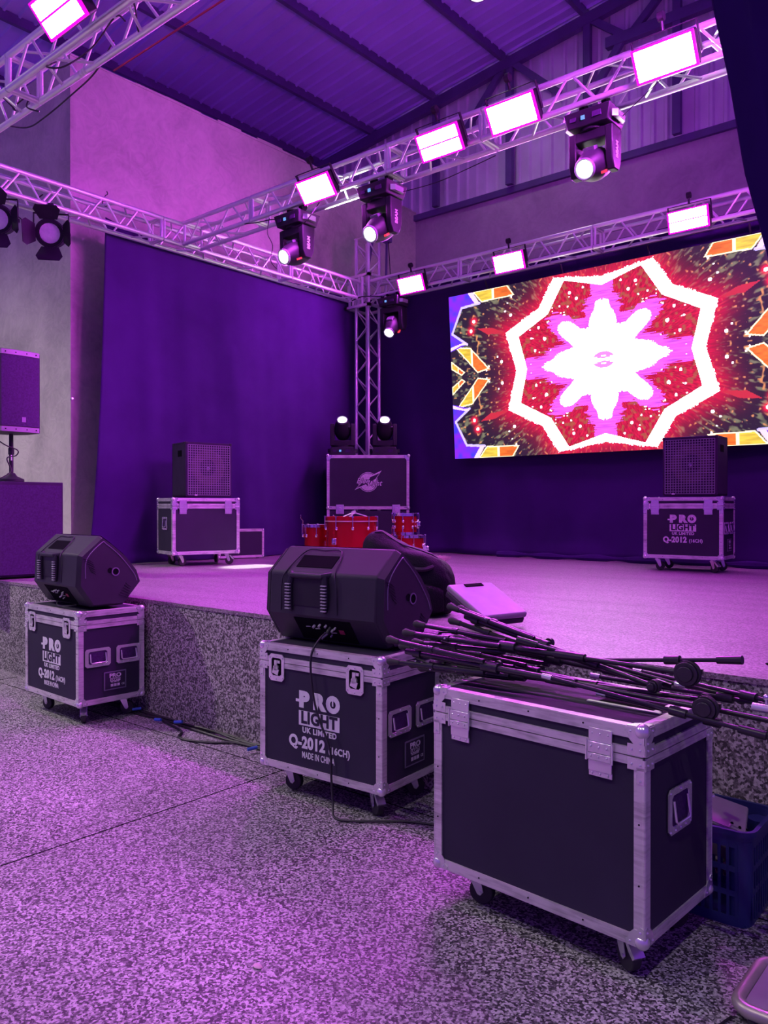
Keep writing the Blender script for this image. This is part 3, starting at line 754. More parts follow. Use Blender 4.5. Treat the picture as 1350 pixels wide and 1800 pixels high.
# ------------------------------------------------------------------ flight cases
def flight_case(label, loc, rz, W, D, H, C, front='latch', handles=2, plate=True, letters='full', side_handles=(1,), group='black flight cases with aluminium edges'):
    t = thing('flight_case', label, 'flight case', loc, rz, group)
    x0, x1, y0, y1 = -W/2, W/2, -D/2, D/2
    zb, zt = C, C+H
    e = 0.0035
    lidz = zt-0.088                                # middle of belt
    body = MB().box((0, 0, (zb+lidz)/2), (W-2*e, D-2*e, lidz-zb-0.002)).build('body', 'ply', t)
    lid = MB().box((0, 0, (zt+lidz)/2), (W-2*e, D-2*e, zt-lidz-0.002)).build('lid', 'ply', t)
    ew = 0.034
    def strip(name, pts, par): return MB().box(*pts).build(name, 'alu', par, bevel=0.002, seg=1)
    for sx in (-1, 1):
        for sy in (-1, 1):                          # angle profiles up the corners
            m = MB(); cx = sx*(W/2-ew/2); cy = sy*(D/2-ew/2)
            m.box((cx, sy*(D/2-0.001), (zb+lidz-0.03)/2+0.0), (ew, 0.006, lidz-zb-0.03)); m.box((sx*(W/2-0.001), cy, (zb+lidz-0.03)/2), (0.006, ew, lidz-zb-0.03))
            m.cyl((sx*(W/2-0.002), sy*(D/2-0.002), zb), (sx*(W/2-0.002), sy*(D/2-0.002), lidz-0.03), 0.0055, 8)
            m.build('corner_edge', 'alu', body)
    for sy in (-1, 1):
        m = MB(); m.box((0, sy*(D/2-0.001), zb+ew/2), (W-0.05, 0.006, ew)); m.box((0, sy*(D/2-ew/2), zb+0.0), (W-0.05, ew, 0.006)); m.build('bottom_edge', 'alu', body)
        m = MB(); m.box((0, sy*(D/2-0.001), zt-ew/2), (W-0.05, 0.006, ew)); m.box((0, sy*(D/2-ew/2), zt-0.001), (W-0.05, ew, 0.006)); m.build('top_edge', 'alu', lid)
        m = MB(); m.box((0, sy*(D/2-0.0005), lidz-0.0135), (W-0.01, 0.008, 0.025)); m.build('belt_edge', 'alu', body)
        m = MB(); m.box((0, sy*(D/2-0.0005), lidz+0.0145), (W-0.01, 0.008, 0.025)); m.build('belt_edge', 'alu', lid)
    for sx in (-1, 1):
        m = MB(); m.box((sx*(W/2-0.001), 0, zb+ew/2), (0.006, D-0.05, ew)); m.box((sx*(W/2-ew/2), 0, zb), (ew, D-0.05, 0.006)); m.build('bottom_edge', 'alu', body)
        m = MB(); m.box((sx*(W/2-0.001), 0, zt-ew/2), (0.006, D-0.05, ew)); m.box((sx*(W/2-ew/2), 0, zt-0.001), (ew, D-0.05, 0.006)); m.build('top_edge', 'alu', lid)
        m = MB(); m.box((sx*(W/2-0.0005), 0, lidz-0.0135), (0.008, D-0.01, 0.025)); m.build('belt_edge', 'alu', body)
        m = MB(); m.box((sx*(W/2-0.0005), 0, lidz+0.0145), (0.008, D-0.01, 0.025)); m.build('belt_edge', 'alu', lid)
    # ball corners
    for sx in (-1, 1):
        for sy in (-1, 1):
            for zz, par, sz in ((zb, body, -1), (zt, lid, 1)):
                m = MB(); cx, cy, cz = sx*(W/2-0.012), sy*(D/2-0.012), zz-sz*0.012
                m.sph((cx, cy, cz), 0.024, 14)
                for s_ in (0, 1, 2):
                    q = [(0, 0), (0.058, 0), (0.062, 0.012), (0.050, 0.022), (0.050, 0.034), (0.034, 0.050), (0.022, 0.050), (0.012, 0.062), (0, 0.058)]
                    if s_ == 0: pp = [(sx*W/2-sx*a, zz-sz*b_) for a, b_ in q]; m.prism(pp, 'y', sy*(D/2+0.001), sy*(D/2+0.004))
                    if s_ == 1: pp = [(sy*D/2-sy*a, zz-sz*b_) for a, b_ in q]; m.prism(pp, 'x', sx*(W/2+0.001), sx*(W/2+0.004))
                    if s_ == 2: pp = [(sx*W/2-sx*a, sy*D/2-sy*b_) for a, b_ in q]; m.prism(pp, 'z', zz+sz*0.001, zz+sz*0.004)
                for (a, b_) in ((0.045, 0.012), (0.012, 0.045)):
                    m.sph((sx*(W/2-a), sy*(D/2+0.004), zz-sz*b_), 0.004, 8); m.sph((sx*(W/2+0.004), sy*(D/2-a), zz-sz*b_), 0.004, 8)
                m.build('ball_corner', 'plated', par)
            # riveted brace at the belt
            m = MB()
            for dz in (-0.022, 0.022):
                m.box((sx*(W/2-0.026), sy*(D/2+0.0035), lidz+dz), (0.056, 0.002, 0.034)); m.box((sx*(W/2+0.0035), sy*(D/2-0.026), lidz+dz), (0.002, 0.056, 0.034))
                for a in (0.012, 0.040):
                    m.sph((sx*(W/2-a), sy*(D/2+0.005), lidz+dz), 0.004, 8); m.sph((sx*(W/2+0.005), sy*(D/2-a), lidz+dz), 0.004, 8)
            m.box((sx*(W/2-0.012), sy*(D/2+0.0035), lidz-0.055), (0.026, 0.002, 0.05)); m.sph((sx*(W/2-0.012), sy*(D/2+0.005), lidz-0.07), 0.004, 8)
            m.build('corner_brace', 'plated', body)
    # rivets on edges
    m = MB()
    for f_ in (-0.25, 0, 0.25):
        for zz in (zb+0.017, zt-0.017): m.sph((f_*W*1.0, y0-0.003, zz), 0.003, 8)
    for f_ in (0.35, 0.7):
        m.sph((x0+0.017, y0-0.003, zb+f_*H*0.8), 0.003, 8); m.sph((x1-0.017, y0-0.003, zb+f_*H*0.8), 0.003, 8)
    m.build('rivets', 'void', body)
    if front == 'latch':
        for f_ in (-0.348, 0.300):
            lx = f_*W; lz = zt-0.115
            m = MB(); w2, h2 = 0.052, 0.068
            ring = [(-w2, -h2+0.015), (-w2+0.015, -h2), (w2-0.015, -h2), (w2, -h2+0.015), (w2, h2-0.015), (w2-0.015, h2), (-w2+0.015, h2), (-w2, h2-0.015)]
            inner_ = [(p*0.66, q*0.66+0.004) for p, q in ring]
            n = 8; vs = [(lx+p, y0-0.007, lz+q) for p, q in ring]+[(lx+p, y0-0.007, lz+q) for p, q in inner_]+[(lx+p, y0-0.002, lz+q) for p, q in ring]+[(lx+p*0.95, y0-0.002, lz+q) for p, q in inner_]
            fs = []
            for i in range(n):
                j = (i+1) % n; fs += [(i, j, n+j, n+i), (i, 2*n+i, 2*n+j, j), (n+i, n+j, 3*n+j, 3*n+i)]
            m.add(vs, fs)
            for (a, b_) in ((-0.042, 0.05), (0.042, 0.05), (-0.042, -0.05), (0.042, -0.05), (0, 0.058), (0, -0.058)): m.sph((lx+a, y0-0.007, lz+b_), 0.004, 8)
            la = m.build('butterfly_latch', 'plated', body)
            m = MB(); m.box((lx, y0-0.003, lz+0.003), (0.066, 0.003, 0.086)); m.build('latch_recess', 'void', la)
            m = MB(); m.cyl((lx, y0-0.004, lz), (lx, y0-0.014, lz), 0.016, 14); m.box((lx, y0-0.010, lz+0.020), (0.018, 0.008, 0.036)); m.box((lx, y0-0.012, lz-0.018), (0.040, 0.004, 0.030), rot=(0, 0.3, 0)); m.box((lx+0.012, y0-0.008, lz+0.030), (0.03, 0.006, 0.014))
            m.build('latch_twist', 'plated', la)
    else:
        for f_ in (-0.350, 0.325):
            lx = f_*W; wv = 0.080
            m = MB(); zz = zt-0.028
            # stepped strap hinge
            m.box((lx, y0-0.006, zt-0.045), (wv, 0.004, 0.042)); m.box((lx, y0-0.010, zt-0.083), (wv, 0.010, 0.034)); m.box((lx, y0-0.011, zt-0.112), (wv, 0.010, 0.022)); m.box((lx, y0-0.007, zt-0.140), (wv, 0.005, 0.036)); m.box((lx, y0-0.004, zt-0.165), (wv, 0.004, 0.020))
            for zz in (zt-0.040, zt-0.080, zt-0.110, zt-0.165):
                for dx in (-0.027, 0, 0.027): m.sph((lx+dx, y0-(0.016 if zz in (zt-0.080, zt-0.110) else 0.007), zz), 0.0042, 8)
            hg = m.build('strap_hinge', 'plated', body, bevel=0.0015, seg=1)
            MB().tube([(lx-wv/2-0.004, y0-0.012, zt-0.062), (lx-wv/2-0.004, y0-0.014, zt-0.126)], 0.0035, 6).build('hinge_wire', 'plated', hg)
            MB().tube([(lx+wv/2+0.004, y0-0.012, zt-0.062), (lx+wv/2+0.004, y0-0.014, zt-0.126)], 0.0035, 6).build('hinge_wire', 'plated', hg)
    # side handles
    for s_ in side_handles:
        X = s_*W/2
        cz = zb+0.50*H if handles == 2 else zb+0.55*H
        ys = (-D*0.22, D*0.25) if handles == 2 else (-0.01,)
        for yc in ys:
            hw, hh = (0.092, 0.062) if handles == 2 else (0.085, 0.072)
            m = MB(); ring = [(-hw, -hh+.014), (-hw+.014, -hh), (hw-.014, -hh), (hw, -hh+.014), (hw, hh-.014), (hw-.014, hh), (-hw+.014, hh), (-hw, hh-.014)]
            inn = [(p*0.74, q*0.70) for p, q in ring]
            n = 8; vs = [(X+s_*0.006, yc+p, cz+q) for p, q in ring]+[(X+s_*0.006, yc+p, cz+q) for p, q in inn]+[(X+s_*0.001, yc+p, cz+q) for p, q in ring]+[(X+s_*0.001, yc+p*.95, cz+q*.95) for p, q in inn]
            fs = []
            for i in range(n):
                j = (i+1) % n; fs += [(i, j, n+j, n+i), (i, 2*n+i, 2*n+j, j), (n+i, n+j, 3*n+j, 3*n+i)]
            m.add(vs, fs)
            for (a, b_) in ((-hw*.87, hh*.85), (hw*.87, hh*.85), (-hw*.87, -hh*.85), (hw*.87, -hh*.85), (0, hh*.86), (0, -hh*.86), (-hw*.45, -hh*.86), (hw*.45, -hh*.86)): m.sph((X+s_*0.006, yc+a, cz+b_), 0.004, 8)
            hd = m.build('handle_dish', 'plated', body)
            MB().box((X+s_*0.002, yc, cz), (0.003, hw*1.42, hh*1.32)).build('dish_recess', 'perf', hd)
            MB().tube([(X+s_*0.006, yc-hw*.6, cz+hh*.45), (X+s_*0.014, yc-hw*.6, cz-hh*.42), (X+s_*0.016, yc-hw*.5, cz-hh*.55), (X+s_*0.016, yc+hw*.5, cz-hh*.55), (X+s_*0.014, yc+hw*.6, cz-hh*.42), (X+s_*0.006, yc+hw*.6, cz+hh*.45)], 0.0045, 8).build('bail_handle', 'plated', hd)
        if plate:
            pc = (X+s_*0.001, 0.02, zb+0.225*H)
            pl = MB().box(pc, (0.003, 0.165, 0.125)).build('name_plate', 'grille', body)
            MB().box((pc[0]+s_*0.001, pc[1], pc[2]), (0.003, 0.148, 0.110)).build('plate_field', 'ply', pl)
            fm = (Matrix.Rotation(R(90*s_), 4, 'Z') @ FACE)
            xo = X+s_*0.0045
            text_mesh('plate_lettering', 'PRO', 0.036, 0.0016, pl, Matrix.Translation((xo, pc[1], pc[2]+0.033)) @ fm, 'worn_white', 1.25, depth=0.0004)
            MB().box((X+s_*0.0032, pc[1], pc[2]+0.006), (0.001, 0.074, 0.022)).build('plate_bar', 'worn_white', pl)
            text_mesh('plate_lettering', 'LIGHT', 0.020, 0.0008, pl, Matrix.Translation((xo, pc[1], pc[2]+0.006)) @ fm, 'ply', 1.2, depth=0.0004)
            text_mesh('plate_lettering', 'UK LIMITED', 0.010, 0.0003, pl, Matrix.Translation((xo, pc[1], pc[2]-0.010)) @ fm, 'worn_white', 1.2, depth=0.0004)
            m = MB()
            for i in (-1, 0, 1): m.box((X+s_*0.0032, pc[1]+i*0.024, pc[2]-0.032), (0.001, 0.019, 0.018))
            m.build('plate_symbols', 'worn_white', pl)
            text_mesh('plate_lettering', 'CE', 0.018, 0.0003, pl, Matrix.Translation((xo, pc[1]+s_*0.058, pc[2]-0.032)) @ fm, 'worn_white', depth=0.0004)
    if letters:
        yf_ = y0+e-0.001
        wm = 'white' if letters == 'full' else 'worn_white'
        def T(txt, x, z, size, bold, sx=1.0, mat=wm, dy=0.0, cs=1.0, al='CENTER'):
            return text_mesh('front_lettering', txt, size, bold, body, Matrix.Translation((x, yf_-dy, zb+z)) @ FACE, mat, sx, cs=cs, align=al)
        up = 0.0 if letters == 'full' else 0.035
        T('P', -0.093, 0.366+up, 0.100, 0.0078, 1.18); T('R', 0.003, 0.366+up, 0.100, 0.0078, 1.15); T('O', 0.094, 0.366+up, 0.100, 0.0078, 0.98)
        MB().box((-0.128, yf_-0.0006, zb+0.362+up), (0.036, 0.0016, 0.014)).build('logo_tick', wm, body)
        MB().box((0.094, yf_-0.0016, zb+0.382+up), (0.008, 0.002, 0.038)).build('logo_tick', wm, body)
        MB().box((0.005, yf_-0.0004, zb+0.278+up), (0.262, 0.0012, 0.072)).build('logo_bar', wm, body)
        T('LIGHT', 0.005, 0.279+up, 0.080, 0.0036, 0.98, 'ply', 0.0012, 1.08)
        T('UK LIMITED', 0.007, 0.219+up, 0.038, 0.0013, 1.0, cs=1.12)
        T('Q-2012', -0.074, 0.155+up, 0.078, 0.0036, 0.92, cs=1.06)
        T('(16CH)', 0.133, 0.147+up, 0.046, 0.0015, 0.90, cs=1.06)
        if letters == 'full': T('MADE IN CHINA', -0.001, 0.095, 0.045, 0.0006, 0.60, cs=1.06)
    # castors
    for sx, sy, sw in ((-1, -1, 0.25), (1, -1, -0.5), (-1, 1, 0.4), (1, 1, 0.9)):
        cx, cy = sx*(W/2-0.115), sy*(D/2-0.095)
        m = MB(); m.box((cx, cy, C-0.004), (0.085, 0.085, 0.006)); m.cyl((cx, cy, C-0.006), (cx, cy, C-0.022), 0.026, 14)
        Q = Matrix.Translation((cx, cy, 0)) @ Matrix.Rotation(sw, 4, 'Z')
        for s_ in (-1, 1):
            m.prism([(-0.022, C-0.02), (0.026, C-0.02), (0.040, 0.050), (0.028, 0.036), (0.016, 0.040)], 'y', s_*0.021-0.0015, s_*0.021+0.0015, mtx=Q)
        m.box((0.0, 0, C-0.021), (0.055, 0.044, 0.004), mtx=Q)
        if sy < 0 and sx > 0: m.prism([(0.03, C-0.03), (0.045, C-0.025), (0.085, C-0.065), (0.075, C-0.075), (0.055, C-0.06)], 'y', -0.02, 0.02, mtx=Q)
        m.cyl((0.028, -0.026, 0.048), (0.028, 0.026, 0.048), 0.006, 8, mtx=Q)
        cs_ = m.build('castor', 'plated', t)
        m = MB(); m.cyl((0.028, -0.016, 0.048), (0.028, 0.016, 0.048), 0.046, 22, mtx=Q); m.build('wheel', 'rubber', cs_, bevel=0.004)
    return t
PW, PD, PH, PC = 0.782, 0.482, 0.623, 0.134
case1 = flight_case('black case with white lettering far left on the hall floor with two side handles', (-5.304, 2.969, 0), R(-1.69), PW, PD, PH, PC)
case2 = flight_case('centre lettered flight case on the hall floor with a cable down its lettering', (-2.757, 2.994, 0), R(3.50), PW, PD, PH, PC)
case3 = flight_case('biggest plain flight case at right, under the heap of microphone stands', (-1.329, 2.596, 0), R(-3.73), 0.819, 0.502, 0.658, 0.13, front='hinge', handles=1, plate=False, letters=None)
caseR = flight_case('flight case with worn lettering on the stage below the screen', (-2.923, 8.389, ZS), R(3.75), PW, PD, PH, PC, front='hinge', handles=2, plate=True, letters='worn')
caseL = flight_case('plain flight case on the stage in front of the left curtain', (-7.53, 5.627, ZS), R(74.04), 0.785, 0.52, PH, PC, front='hinge', handles=1, plate=False, letters=None, side_handles=(-1,))
# recessed dish in the big case lid
MB().box((0.235, 0.02, 0.788+0.0005), (0.20, 0.12, 0.003)).build('lid_recess', 'void', case3)
MB().box((0.235, -0.048, 0.790), (0.26, 0.018, 0.004)).build('lid_recess_rim', 'alu', case3)
MB().box((0.345, 0.02, 0.790), (0.018, 0.12, 0.004)).build('lid_recess_rim', 'alu', case3)

# small framed case behind the left stage case
t = thing('flight_case', 'low flat case with bright edges peeping out behind the left stage case', 'flight case', (-8.00, 6.62, ZS), R(74), 'black flight cases with aluminium edges')
bd = MB().box((0, 0, 0.195), (0.62, 0.12, 0.36)).build('body', 'ply', t)
for (c, d) in (((0, -0.06, 0.028), (0.62, 0.01, 0.03)), ((0, -0.06, 0.362), (0.62, 0.01, 0.03)), ((0.297, -0.06, 0.195), (0.026, 0.01, 0.36)), ((-0.297, -0.06, 0.195), (0.026, 0.01, 0.36)), ((0, 0, 0.376), (0.62, 0.12, 0.006)), ((0.311, 0, 0.195), (0.006, 0.12, 0.36))):
    MB().box(c, d).build('edge_profile', 'alu', t)
for sx in (-1, 1):
    for z_ in (0.025, 0.368): MB().sph((sx*0.30, -0.055, z_), 0.018, 10).build('ball_corner', 'plated', t)
for sx in (-1, 1): MB().cyl((sx*0.25, 0, 0), (sx*0.25, 0, 0.018), 0.02, 10).build('rubber_foot', 'rubber', t)

# ------------------------------------------------------------------ big drum/logo case with two beam heads
GX, GY = -7.42, 8.46
t = thing('trunk_case', 'tall black trunk with round lightning logo behind the red drums', 'flight case', (GX, GY, ZS), R(40.5), 'black flight cases with aluminium edges')
TW, TD, TH = 1.13, 0.60, 1.375
bd = MB().box((0, 0, 0.36), (TW, TD, 0.50)).build('base_box', 'ply', t)
ld = MB().box((0, 0, 1.0), (TW, TD, 0.745)).build('lid', 'ply', t)
for z_ in (0.65, TH-0.022):
    m = MB(); m.box((0, -TD/2, z_), (TW, 0.01, 0.042)); m.box((-TW/2, 0, z_), (0.01, TD, 0.042)); m.box((TW/2, 0, z_), (0.01, TD, 0.042)); m.box((0, TD/2, z_), (TW, .01, .042)); m.build('edge_profile', 'alu', ld)
for sx in (-1, 1):
    MB().box((sx*(TW/2-0.018), -TD/2, 1.0), (0.038, 0.012, 0.745)).build('edge_profile', 'alu', ld)
    MB().box((sx*(TW/2-0.018), -TD/2, 0.37), (0.038, 0.012, 0.50)).build('edge_profile', 'alu', bd)
    for z_ in (0.65, TH-0.01):
        m = MB(); m.sph((sx*(TW/2-0.01), -TD/2+0.005, z_), 0.026, 12); m.prism([(sx*TW/2, z_-(0.07 if z_ > 1 else 0)), (sx*(TW/2-0.03), z_-(0.07 if z_ > 1 else 0)), (sx*(TW/2-0.07), z_-(0.02 if z_ > 1 else -0.0)), (sx*(TW/2-0.07), z_+0.01), (sx*TW/2, z_+0.01)], 'y', -TD/2-0.010, -TD/2-0.006); m.build('ball_corner', 'plated', ld)
    m = MB(); m.box((sx*0.385, -TD/2-0.01, 0.63), (0.11, 0.012, 0.13)); m.cyl((sx*0.385, -TD/2-0.016, 0.63), (sx*0.385, -TD/2-0.024, 0.63), 0.03, 14); m.build('butterfly_latch', 'plated', bd, bevel=0.004)
for sx in (-1, 1):
    for sy in (-1, 1):
        m = MB(); m.cyl((sx*0.45-0.02, sy*0.2, 0.055), (sx*0.45+0.02, sy*0.2, 0.055), 0.052, 18); m.box((sx*0.45, sy*0.2, 0.10), (0.06, 0.08, 0.02)); m.build('castor', 'rubber', t)
yl = -TD/2-0.0015
Lz = 1.005
lg = MB(); n = 40
lg.prism([(0.135*math.cos(2*math.pi*i/n), Lz+0.135*math.sin(2*math.pi*i/n)) for i in range(n)], 'y', yl-0.001, yl)
lo = lg.build('logo_disc', 'worn_white', ld)
MB().prism([(0.128*math.cos(2*math.pi*i/n), Lz+0.128*math.sin(2*math.pi*i/n)) for i in range(n)], 'y', yl-0.002, yl-0.0005).build('logo_ring', 'ply', lo)
MB().prism([(0.120*math.cos(2*math.pi*i/n), Lz+0.120*math.sin(2*math.pi*i/n)) for i in range(n)], 'y', yl-0.003, yl-0.001).build('logo_field', 'worn_white', lo)
bolt = [(0.175, 0.14), (0.03, 0.075), (0.02, 0.045), (-0.045, 0.03), (-0.05, 0.0), (-0.10, -0.02), (-0.175, -0.10), (-0.03, -0.035), (-0.015, -0.065), (0.035, -0.02), (0.045, 0.01), (0.11, 0.045)]
MB().prism([(p*1.06, Lz+q*1.12) for p, q in bolt], 'y', yl-0.0042, yl-0.002).build('logo_bolt_outline', 'worn_white', lo)
MB().prism([(p*0.90, Lz+q*0.86) for p, q in bolt], 'y', yl-0.0052, yl-0.003).build('logo_bolt', 'ply', lo)
text_mesh('logo_lettering', 'Blue', 0.105, 0.0055, lo, Matrix.Translation((-0.075, yl-0.0062, Lz+0.012)) @ FACE, 'ply', 0.95, 0.35, depth=0.0002)
text_mesh('logo_lettering', 'Light', 0.105, 0.0055, lo, Matrix.Translation((0.085, yl-0.0062, Lz-0.018)) @ FACE, 'ply', 0.95, 0.35, depth=0.0002)
text_mesh('logo_lettering', 'Blue', 0.105, 0.0008, lo, Matrix.Translation((-0.075, yl-0.0072, Lz+0.012)) @ FACE, 'worn_white', 0.95, 0.35, depth=0.0002)
text_mesh('logo_lettering', 'Light', 0.105, 0.0008, lo, Matrix.Translation((0.085, yl-0.0072, Lz-0.018)) @ FACE, 'worn_white', 0.95, 0.35, depth=0.0002)
for (dx, lab, tgt, en) in ((-0.36, 'moving head lamp standing at the left on top of the logo trunk', (-5.35, 5.75, 4.60), 15000), (0.23, 'moving head lamp standing at the right on top of the logo trunk', (-1.80, 5.65, 4.62), 9000)):
    c_, s_ = math.cos(R(40.5)), math.sin(R(40.5))
    lx = GX+dx*c_+0.02*s_; ly = GY+dx*s_-0.02*c_
    mh = moving_head(lab, (lx, ly, ZS+TH+0.0), 0, 40, False, gm, spot=None, scale=0.97, disp=(dx < 0))
    mh.rotation_euler = (0, 0, R(40.5))
    L = bpy.data.lights.new('beam', 'SPOT'); L.energy = en; L.color = BEAM_C; L.spot_size = R(7); L.spot_blend = 0.7; L.shadow_soft_size = 0.03
    b_o = bpy.data.objects.new('beam', L); COL.objects.link(b_o); b_o.parent = mh
    loc = Vector((0, -0.20, 0.385+0.16))
    b_o.location = loc
    rm = Matrix.Rotation(R(-40.5), 3, 'Z')
    tl = rm @ (Vector(tgt)-Vector((lx, ly, ZS+TH)))-loc
    b_o.rotation_euler = (-tl).to_track_quat('Z', 'Y').to_euler()
    m = MB(); m.sph((0.5, 0.5, 0.5), 0.0001, 4)

# ------------------------------------------------------------------ cabinet loudspeakers on the stage cases
def cab(label, loc, rz, W=0.56, D=0.40, H=0.62, dome=(0, 0.05)):
    t = thing('bass_cabinet', label, 'loudspeaker', loc, rz, 'square-grille bass cabinets on the stage')
    m = MB(); th_ = 0.022
    m.box((0, 0.01, th_/2+0.01), (W, D-0.02, th_)); m.box((0, 0.01, H-th_/2), (W, D-0.02, th_)); m.box((-W/2+th_/2, 0.01, H/2), (th_, D-0.02, H-0.02)); m.box((W/2-th_/2, 0.01, H/2), (th_, D-0.02, H-0.02)); m.box((0, D/2-0.01, H/2), (W, 0.02, H-0.02))
    m.build('cabinet', 'subwood', t, bevel=0.003, seg=1)
    MB().box((0, -D/2+0.07, H/2), (W-0.05, 0.02, H-0.06)).build('baffle', 'ply', t)
    m = MB(); nx, nz = 18, 21; w_, h_ = W-0.05, H-0.06; y_ = -D/2+0.012
    for i in range(nx+1): m.box((-w_/2+i*w_/nx, y_, H/2), (0.0075, 0.004, h_))
    for j in range(nz+1): m.box((0, y_, H/2-h_/2+j*h_/nz), (w_, 0.004, 0.0075))
    m.build('grille', 'grille', t, smooth=False)
    Q = Matrix.Translation((dome[0], -D/2+0.055, H/2+dome[1]-0.02)) @ Matrix.Rotation(R(90), 4, 'X')
    MB().lathe([(0.20, 0.0), (0.185, 0.012), (0.165, 0.008), (0.06, -0.012), (0.0005, -0.012)], n=30, mtx=Q).build('cone', 'cone', t)
    MB().sph((dome[0], -D/2+0.045, H/2+dome[1]-0.03), 0.030, 14).build('dome', 'chrome', t)
    for s_ in (-1, 1):
        m = MB(); m.box((s_*(W/2+0.001), -0.02, H*0.80), (0.006, 0.11, 0.07)); m.build('side_handle', 'void', t)
    for s_ in (-1, 1):
        for f_ in (-1, 1): MB().box((s_*W/2-s_*0.012, f_*(D/2-0.035), H-0.012), (0.03, 0.035, 0.028)).build('corner_protector', 'black', t, bevel=0.004)
    MB().box((-0.16, -D/2+0.004, 0.028), (0.03, 0.004, 0.012)).build('badge', 'white', t)
    return t
zt1 = ZS+PC+PH+0.008
cab('square-grille bass cabinet on the plain stage case by the left curtain', (-7.50, 5.66, zt1), R(76), 0.55, 0.42, 0.62)
cab('square-grille bass cabinet on the lettered case below the screen', (-2.86, 8.38, zt1), R(3), 0.54, 0.40, 0.61)

# ------------------------------------------------------------------ left PA stack
t = thing('subwoofer', 'large dark violet subwoofer at the left end of the stage', 'loudspeaker', (-7.235, 3.45, ZS), R(84))
# local front faces -Y after rotation -> world +X
MB().box((-0.05, 0.34, 0.455), (0.86, 0.64, 0.87)).build('cabinet', 'subwood', t, bevel=0.006)
MB().box((-0.05, 0.015, 0.45), (0.82, 0.02, 0.82)).build('grille', 'perf', t)
for sx in (-0.4, 0.3): MB().box((sx, 0.3, 0.01), (0.06, 0.5, 0.02)).build('foot', 'rubber', t)
t = thing('pa_speaker', 'upright plastic loudspeaker on a pole above the subwoofer', 'loudspeaker', (-7.37, 3.42, 2.135), R(90))
m = MB(); w_, h_ = 0.39, 0.745
fp = [(-w_/2, 0.0), (-w_/2+0.02, -0.02), (-0.08, -0.035), (0.08, -0.035), (w_/2-0.02, -0.02), (w_/2, 0.0), (w_/2-0.015, 0.19), (0.10, 0.34), (-0.10, 0.34), (-w_/2+0.015, 0.19)]
m.prism([(p, q-0.14) for p, q in fp], 'z', 0.0, h_); m.build('shell', 'speaker', t, bevel=0.012, seg=3)
m = MB(); gp = [(-w_/2+0.012, -0.008), (-w_/2+0.022, -0.028), (-0.08, -0.043), (0.08, -0.043), (w_/2-0.022, -0.028), (w_/2-0.012, -0.008)]
m.prism([(p, q-0.14) for p, q in gp], 'z', 0.055, h_-0.055); m.build('front_grille', 'perf', t)
for z_ in (0.025, h_-0.028):
    m = MB(); m.prism([(p, q-0.141) for p, q in gp], 'z', z_-0.022, z_+0.022); b2 = m.build('grille_rail', 'toolcase', t)
    for x_ in (-0.14, -0.05, 0.05, 0.14): MB().cyl((x_, -0.170+abs(x_)*0.04, z_), (x_, -0.187+abs(x_)*0.05, z_), 0.006, 8).build('screw', 'void', b2)
MB().box((0.02, -0.187, 0.115), (0.036, 0.004, 0.045)).build('badge', 'grille', t)
t = thing('speaker_pole', 'short black pole with a round foot between subwoofer and loudspeaker', 'speaker pole', (-7.39, 3.42, ZS+0.893))
MB().lathe([(0.0, 0.0), (0.11, 0.0), (0.11, 0.022), (0.05, 0.05), (0.03, 0.08), (0.0, 0.08)], n=24).build('round_foot', 'black', t)
MB().cyl((0, 0, 0.07), (0, 0, 0.44), 0.019, 14).build('tube', 'chrome' if False else 'black', t)
MB().cyl((0, 0, 0.25), (0, 0, 0.31), 0.026, 14).build('collar', 'black', t)
MB().box((0.018, -0.006, 0.22), (0.004, 0.012, 0.05)).build('sticker', 'white', t)
t_ = MB().tube(smoothpath([(-7.42, 3.20, 2.15), (-7.36, 3.34, 2.03), (-7.33, 3.45, 1.98), (-7.34, 3.44, 1.93), (-7.30, 3.34, 1.90), (-7.31, 3.38, 1.79), (-7.28, 3.30, 1.73), (-7.27, 3.22, 1.705), (-7.30, 3.08, 1.70)]), 0.006, 6).build('speaker_cable', 'cable')
tag(t_, 'black cable looping down from the pole-mounted loudspeaker', 'cable')

